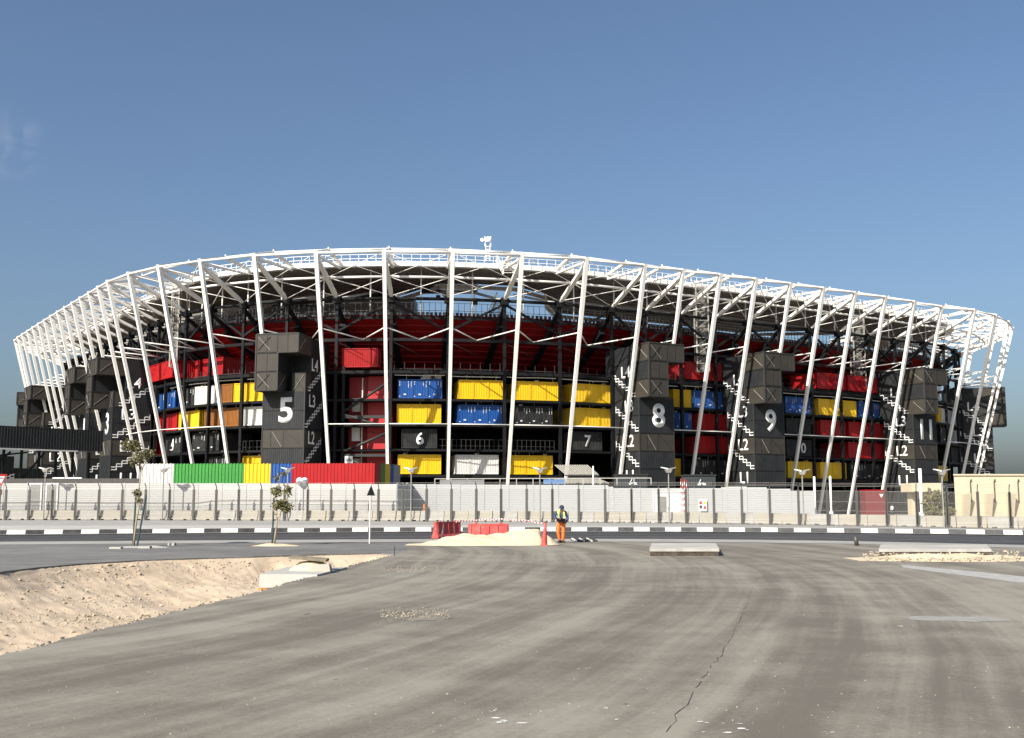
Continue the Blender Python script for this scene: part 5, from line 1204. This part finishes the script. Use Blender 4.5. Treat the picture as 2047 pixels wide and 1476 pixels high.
# ================================================================== YOUNG TREES
M_BARK = mat('pale_bark', (.36, .29, .20), .9, var=.25, scale=6); M_STAKE = mat('dark_green_stake', (.02, .05, .05), .7)
M_LEAF = mat('dusty_leaf', (.105, .105, .035), .7, var=.45, scale=2.5); M_LEAF2 = mat('dusty_leaf_pale', (.17, .155, .07), .7, var=.4, scale=2.5)
def leaves(blobs, n, size, seed):
    r = random.Random(seed); mb = MB()
    tot = sum(b[3] for b in blobs)
    for (c, rx, rz, wgt) in blobs:
        c = Vector(c)
        for _ in range(int(n * wgt / tot)):
            while True:
                q = Vector((r.uniform(-1, 1), r.uniform(-1, 1), r.uniform(-1, 1)))
                if .15 < q.length < 1: break
            p = c + Vector((q.x * rx, q.y * rx, q.z * rz)); d = Vector((r.gauss(0, 1), r.gauss(0, 1), r.gauss(-.5, .7))).normalized(); s = size * r.uniform(.6, 1.5)
            e = d.cross(Vector((r.gauss(0, 1), r.gauss(0, 1), r.gauss(0, 1)))).normalized() * s * .2
            mb.face([p, p + d * s * .5 + e, p + d * s, p + d * s * .5 - e], r.randrange(2))
    return mb
def sapling(base, trunk, limbs, blobs, n, stakes, label, seed, size=.13):
    root = empty('young_tree', Matrix.Translation(base)); tag(root, label, 'tree')
    mb = MB(); mb.tube([Vector(p) for p, r in trunk], [r for p, r in trunk], 8)
    for l in limbs: mb.tube([Vector(p) for p in l], [.022] + [.015] * (len(l) - 2) + [.006], 5)
    mb.build('trunk', M_BARK, root, True)
    kind(leaves(blobs, n, size, seed).build('crown', [M_LEAF, M_LEAF2], root), 'stuff')
    for a, b in stakes: mb = MB(); mb.tube([Vector(a), Vector(b)], .04, 7); mb.build('stake', M_STAKE, root)
    if stakes:
        for z in (.75, 1.35): 
            mb = MB(); xs2 = [lerp(a[0], b[0], z / b[2]) for a, b in stakes]; mb.beam((min(xs2 + [0]), -.02, z), (max(xs2 + [.12]), -.02, z), .03); mb.build('tie_strap', M_SGB, root)
D = 46.8; b1 = pz(267, 1093); k = D / FPX
def tp(x, y, cx0, yb, dy=0): return ((x - cx0) * k, dy, (yb - y) * k)
T1 = lambda x, y, dy=0: tp(x, y, 267, 1093, dy)
sapling(b1, [(T1(267, 1093), .05), (T1(270, 1045), .042), (T1(276, 1005), .035), (T1(273, 975), .03), (T1(277, 935), .026), (T1(265, 908), .02), (T1(258, 890), .012)],
        [[T1(275, 1010), T1(283, 1000)], [T1(277, 940), T1(285, 920, .1), T1(296, 908)], [T1(268, 915), T1(250, 898, -.1), T1(238, 892)], [T1(262, 900), T1(266, 885), T1(272, 878)]],
        [(T1(249, 888), .36, .26, 2.0), (T1(262, 893), .3, .22, 1.0), (T1(276, 912), .38, .25, 1.4), (T1(288, 905, .1), .28, .25, 1), (T1(263, 921), .26, .2, .9), (T1(270, 985), .16, .18, .8), (T1(276, 1000), .14, .14, .4)], 1300,
        [(T1(264, 1093, .1), T1(266, 992, .1)), (T1(275, 1092, -.05), T1(289, 990, -.05))], 'slender young tree with two green stakes at left', 5)
b1 = pz(547, 1090); T2 = lambda x, y, dy=0: tp(x, y, 547, 1090, dy)
sapling(b1, [(T2(548, 1090), .05), (T2(552, 1050), .04), (T2(551, 1020), .034), (T2(549, 990), .028), (T2(554, 968), .02), (T2(557, 945), .012)],
        [[T2(552, 1040), T2(560, 1022, .1), T2(570, 1010)], [T2(551, 1030), T2(545, 1018), T2(545, 1010)], [T2(555, 965), T2(553, 950), T2(551, 940)], [T2(570, 1010), T2(573, 985), T2(574, 972)]],
        [(T2(551, 978), .24, .22, 1.6), (T2(574, 975), .12, .24, .8), (T2(552, 1006), .2, .2, 1.2), (T2(570, 1010), .3, .22, 2.0), (T2(563, 1002), .2, .16, .8), (T2(552, 950), .1, .16, .3), (T2(563, 941), .12, .08, .3)], 1200,
        [(T2(543, 1090, .1), T2(544, 992, .1))], 'young tree with one green stake before the blue panel', 6)
heap('soil_mound', 512, 602, 48.6, [(0, 0), (.3, .07), (.5, .1), (.7, .07), (1, 0)], .7, M_SAND, 'flat pale soil mound round the young tree with one stake', 6, n=30)
heap('soil_mound', 245, 345, 46.9, [(0, 0), (.2, .05), (.5, .05), (.8, .06), (1, 0)], .5, M_CONC, 'thin pale soil patch round the young tree with two stakes', 7, n=30)
for k, (x0, x1, yb) in enumerate(((218, 241, 1097.5), (276, 299, 1096.5), (335, 348, 1091))):
    a, b = pz(x0, yb), pz(x1, yb); mb = MB(); mb.hexa([a, b, b + Vector((0, .3, 0)), a + Vector((0, .3, 0))] + [p + Vector((0, 0, .07 + .02 * k)) for p in (a, b, b + Vector((0, .3, 0)), a + Vector((0, .3, 0)))])
    tag(mb.build('kerb_block', M_CONC), 'loose concrete kerb block ' + ('left of', 'at the foot of', 'right of')[k] + ' the two-staked tree', 'kerb block')
def bush(x, ybase, D, h, rx, label, seed):
    g = wpt(x, D); root = empty('shrub', Matrix.Translation(g)); tag(root, label, 'shrub'); mb = MB()
    for q in range(5): a = q * 1.26; mb.tube([(0, 0, 0), (math.cos(a) * rx * .3, math.sin(a) * rx * .3, h * .5), (math.cos(a) * rx * .6, math.sin(a) * rx * .6, h * .85)], [.05, .03, .01], 5)
    mb.build('stems', M_BARK, root)
    kind(leaves([((0, 0, h * .6), rx, h * .42, 2), ((rx * .3, 0, h * .8), rx * .6, h * .22, .7), ((-rx * .4, 0, h * .4), rx * .6, h * .25, .7)], 900, .28, seed).build('crown', [M_LEAF, M_LEAF2], root), 'stuff')
bush(1862, 1030, 90.5, 2.9, .95, 'tall olive shrub in front of the beige building wing', 3); bush(1886, 1030, 90, 1.6, .6, 'lower olive shrub right of the tall one', 4)

# ================================================================== PEOPLE
def skin_mesh(name, verts, edges, radii, m, sub=1):
    me = bpy.data.meshes.new(name); me.from_pydata([tuple(v) for v in verts], edges, []); o = bpy.data.objects.new(name, me); COL.objects.link(o)
    md = o.modifiers.new('skin', 'SKIN'); sd = o.modifiers.new('sub', 'SUBSURF'); sd.levels = sub; sd.render_levels = sub
    for i, r_ in enumerate(radii):
        sv = me.skin_vertices[0].data[i]; sv.radius = r_ if isinstance(r_, tuple) else (r_, r_); sv.use_root = (i == 0)
    dg = bpy.context.evaluated_depsgraph_get(); out = bpy.data.meshes.new_from_object(o.evaluated_get(dg)); bpy.data.objects.remove(o)
    out.name = name; out.materials.clear(); out.materials.append(m); out.polygons.foreach_set('use_smooth', [True] * len(out.polygons)); return out
M_SKINT = mat('brown_skin', (.16, .08, .05), .6); M_ORANGE = mat('orange_hi_vis_cloth', (.80, .17, .02), .8, var=.15, scale=6, bump=.4, bscale=12)
M_NAVY = mat('blue_work_shirt', (.05, .06, .16), .85, var=.2, scale=6, bump=.4, bscale=12); M_VEST = mat('lime_vest', (.60, .75, .16), .7, var=.1); M_CAPB = mat('navy_cap', (.02, .025, .07), .8)
M_BOOT = mat('brown_boot', (.05, .03, .02), .7); M_WHITEC = mat('white_cloth', (.7, .7, .68), .8); M_DARKC = mat('dark_cloth', (.03, .03, .04), .8)
def person(loc, rot, scale, J, shirt, trousers, hat, label, vest=None, bag=False, phone=False):
    root = empty('person', Matrix.Translation(loc) @ Matrix.Rotation(rot, 4, 'Z') @ Matrix.Scale(scale, 4)); tag(root, label, 'person')
    V = []; E = []; R = []; idx = {}
    def add(n, p, r, par=None):
        idx[n] = len(V); V.append(Vector(p)); R.append(r)
        if par: E.append((idx[par], idx[n]))
    pel, chest, neck, head = [Vector(J[q]) for q in ('pelvis', 'chest', 'neck', 'head')]
    add('pelvis', pel, (.15, .11)); add('waist', pel.lerp(chest, .45), (.13, .10), 'pelvis'); add('chest', chest, (.165, .115), 'waist'); add('neck', neck, .055, 'chest'); add('chin', neck.lerp(head, .45), (.06, .07), 'neck'); add('head', head, (.078, .095), 'chin'); add('crown', head + (head - neck).normalized() * .09, (.06, .075), 'head')
    for s in ('l', 'r'):
        sx = -1 if s == 'l' else 1
        sh, el, wr = [Vector(J[s + q]) for q in ('sh', 'el', 'wr')]; add(s + 'sh', sh, .06, 'chest'); add(s + 'el', el, .043, s + 'sh'); add(s + 'wr', wr, .03, s + 'el')
        hd = (wr - el).normalized(); palm = wr + hd * .07; add(s + 'palm', palm, (.036, .018), s + 'wr')
        side = hd.cross(Vector((0, -1, .3))).normalized(); curl = Vector((0, -.5, -.3))
        for f in range(4):
            b = palm + hd * .035 + side * (.024 - .016 * f); add(f'{s}f{f}', b, .0085, s + 'palm'); add(f'{s}g{f}', b + hd * (.035 + .006 * (f in (1, 2))) + curl * .02, .008, f'{s}f{f}'); add(f'{s}h{f}', b + hd * (.052 + .008 * (f in (1, 2))) + curl * .06, .007, f'{s}g{f}')
        add(s + 't0', palm - hd * .02 + side * .04, .010, s + 'palm'); add(s + 't1', palm + hd * .025 + side * .06 + curl * .03, .008, s + 't0')
        hp_, kn, an, toe = [Vector(J[s + q]) for q in ('hip', 'kn', 'an', 'toe')]; add(s + 'hip', hp_, .088, 'pelvis'); add(s + 'kn', kn, .058, s + 'hip'); add(s + 'an', an, .04, s + 'kn'); add(s + 'toe', toe, (.042, .03), s + 'an')
    obj('body', skin_mesh('body', V, E, R, M_SKINT), root)
    def piece(name, names, edges, rad, m):
        v = [idxv(n) for n in names]; ix = {n: i for i, n in enumerate(names)}
        obj(name, skin_mesh(name, v, [(ix[a], ix[b]) for a, b in edges], rad, m), root)
    def idxv(n):
        if isinstance(n, tuple): a, b, t = n; return V[idx[a]].lerp(V[idx[b]], t)
        return V[idx[n]]
    lc, rcuff = ('lkn', 'lan', .97), ('rkn', 'ran', .97)
    piece('trousers', [('pelvis', 'waist', .7), 'pelvis', 'lhip', 'lkn', ('lkn', 'lan', .5), lc, 'rhip', 'rkn', ('rkn', 'ran', .5), rcuff], [(('pelvis', 'waist', .7), 'pelvis'), ('pelvis', 'lhip'), ('lhip', 'lkn'), ('lkn', ('lkn', 'lan', .5)), (('lkn', 'lan', .5), lc), ('pelvis', 'rhip'), ('rhip', 'rkn'), ('rkn', ('rkn', 'ran', .5)), (('rkn', 'ran', .5), rcuff)],
          [(.15, .125), (.175, .135), .108, .085, .08, .07, .108, .085, .08, .07], trousers)
    lw, rw = ('lel', 'lwr', .92), ('rel', 'rwr', .92)
    piece('shirt', ['chest', 'waist', ('pelvis', 'waist', .35), ('chest', 'neck', .7), 'lsh', 'lel', lw, 'rsh', 'rel', rw], [('chest', 'waist'), ('waist', ('pelvis', 'waist', .35)), ('chest', ('chest', 'neck', .7)), ('chest', 'lsh'), ('lsh', 'lel'), ('lel', lw), ('chest', 'rsh'), ('rsh', 'rel'), ('rel', rw)],
          [(.185, .135), (.155, .125), (.165, .13), .07, .078, .062, .047, .078, .062, .047], shirt)
    for s in 'lr':
        a, t = V[idx[s + 'an']], V[idx[s + 'toe']]; mb = MB(); d = (t - a); d.z = 0; d.normalize(); mb.beam(Vector((a.x, a.y, min(a.z, t.z) + .0)) - d * .08, Vector((t.x, t.y, t.z)) + d * .05, .1, .11, .09, .07); mb.build('boot', M_BOOT, root)
    hv = V[idx['head']]; up = (V[idx['crown']] - hv).normalized(); fw = Vector(J.get('face', (0, -1, 0))).normalized(); sd = up.cross(fw).normalized()
    mb = MB(); mb.tube([hv + up * (.0 + q * .02) for q in range(7)], [.105, .112, .11, .1, .085, .06, .02], 12); mb.build('cap' if hat else 'hair', hat or M_DARKC, root, True)
    if hat: mb = MB(); mb.hexa([hv + fw * .08 + sd * .07, hv + fw * .08 - sd * .07, hv + fw * .17 - sd * .05, hv + fw * .17 + sd * .05] + [hv + up * .02 + fw * .08 + sd * .07, hv + up * .02 + fw * .08 - sd * .07, hv + fw * .17 - sd * .05 + up * .012, hv + fw * .17 + sd * .05 + up * .012]); mb.build('cap_peak', hat, root)
    for s in (-1, 1): c = hv - up * .02 + fw * .092 + sd * (.033 * s); mb = MB(); mb.beam(c - sd * .012, c + sd * .012, .012, .012); mb.build('eye', M_BOOT, root)
    mb = MB(); mb.beam(hv - up * .015 + fw * .09, hv - up * .06 + fw * .112, .022, .022); mb.build('nose', M_SKINT, root)
    mb = MB(); c = hv - up * .09 + fw * .085; mb.beam(c - sd * .022, c + sd * .022, .01, .012); mb.build('mouth', M_BOOT, root)
    for s in (-1, 1): c = hv - up * .03 + sd * (.095 * s); mb = MB(); mb.beam(c - up * .03, c + up * .03, .016, .035); mb.build('ear', M_SKINT, root)
    if vest:
        ch, wa = V[idx['chest']], V[idx['waist']]; n = Vector((0, -1, 0))
        for s in (-1, 1):
            mb = MB(); x0, x1 = (.07, .165) if s > 0 else (-.165, -.085); top = ch.z + .2; bot = wa.z - .06
            pts = [(x0, bot, -.165), (x1, bot, -.13), (x1, ch.z, -.15), (x1 * .85, top, -.07), (x0 * 1.3, top, -.09), (x0, ch.z, -.185)]
            f = [Vector((ch.x + x, ch.y + y, z)) for x, z, y in pts]; bk = [p + Vector((0, .02, 0)) for p in f]; mb.face(f if s > 0 else f[::-1]); mb.face(bk[::-1])
            for q in range(6): mb.face([f[q], bk[q], bk[(q + 1) % 6], f[(q + 1) % 6]])
            v = mb.build('vest_panel', vest, root)
            mb = MB(); mb.beam(Vector((ch.x + x0 * 1.05, ch.y - .185, wa.z + .02)), Vector((ch.x + x1 * .98, ch.y - .15, wa.z + .02)), .012, .05); mb.build('reflective_strip', M_SIGN, root)
        mb = MB(); mb.box(ch.x - .17, ch.x + .17, ch.y + .12, ch.y + .15, wa.z - .06, ch.z + .16); mb.build('vest_back', vest, root)
    if bag:
        pv = V[idx['waist']]; mb = MB(); mb.hexa([Vector((pv.x + x, pv.y + y, pv.z + z)) for x, y, z in ((-.2, -.3, -.14), (.16, -.32, -.2), (.18, -.14, -.16), (-.22, -.13, -.12), (-.24, -.28, .0), (.2, -.3, -.02), (.2, -.13, .0), (-.22, -.13, .04))]); mb.build('waist_bag', mat('black_bag_cloth', (.008, .008, .009), .9, spec=.1), root)
    if phone: w = V[idx['rpalm']]; mb = MB(); mb.box(w.x - .03, w.x + .03, w.y - .06, w.y - .04, w.z - .02, w.z + .1); mb.build('phone', M_SGB, root)
JW = dict(pelvis=(0, 0, .93), chest=(.0, -.08, 1.30), neck=(.0, -.14, 1.46), head=(.02, -.19, 1.58), face=(.1, -1, -.45), lsh=(-.2, -.08, 1.38), lel=(-.31, -.02, 1.13), lwr=(-.13, -.25, 1.10), rsh=(.2, -.08, 1.37), rel=(.30, -.06, 1.08), rwr=(.20, -.24, .90),
          lhip=(-.11, 0, .88), lkn=(-.15, -.05, .48), lan=(-.06, .05, .09), ltoe=(-.13, -.10, .045), rhip=(.11, 0, .88), rkn=(.10, -.04, .47), ran=(.08, -.02, .08), rtoe=(.11, -.18, .045))
person(pz(1122, 1085.5) + Vector((0, 0, .012)), 0, 1.03, JW, M_NAVY, M_ORANGE, M_CAPB, 'person in blue cap and shirt, lime vest and orange trousers walking beside the cone', vest=M_VEST, bag=True)
JO = dict(pelvis=(0, 0, .93), chest=(0, -.02, 1.32), neck=(0, -.03, 1.48), head=(0, -.05, 1.61), face=(0, -1, -.25), lsh=(-.2, 0, 1.40), lel=(-.26, -.05, 1.14), lwr=(-.14, -.3, 1.14), rsh=(.2, 0, 1.40), rel=(.26, -.06, 1.14), rwr=(.12, -.34, 1.16),
          lhip=(-.1, 0, .88), lkn=(-.11, -.03, .48), lan=(-.11, .0, .09), ltoe=(-.12, -.16, .045), rhip=(.1, 0, .88), rkn=(.1, -.1, .48), ran=(.1, -.06, .09), rtoe=(.11, -.22, .045))
g = fence_pt(850, 3.4); g.z = .29
ped = MB(); ped.box(-.0, .01, 0, .01, 0, .01)
person(g, math.radians(80), 1.0, JO, M_ORANGE, M_ORANGE, None, 'person in orange work clothes looking at a phone behind the fence', phone=True)
JS = dict(pelvis=(0, 0, .93), chest=(0, -.02, 1.32), neck=(0, -.03, 1.48), head=(0, -.04, 1.61), lsh=(-.2, 0, 1.40), lel=(-.25, .08, 1.14), lwr=(-.24, -.08, .93), rsh=(.2, 0, 1.40), rel=(.25, -.02, 1.13), rwr=(.24, -.16, .92),
          lhip=(-.1, 0, .88), lkn=(-.1, -.18, .5), lan=(-.1, -.2, .1), ltoe=(-.1, -.36, .06), rhip=(.1, 0, .88), rkn=(.1, .06, .47), ran=(.1, .26, .12), rtoe=(.1, .16, .03))
person(wpt(1777, 150) + Vector((0, 0, -.018)), math.radians(-70), 1.0, JS, M_WHITEC, M_DARKC, None, 'person in white shirt and dark trousers walking near the stadium foot')
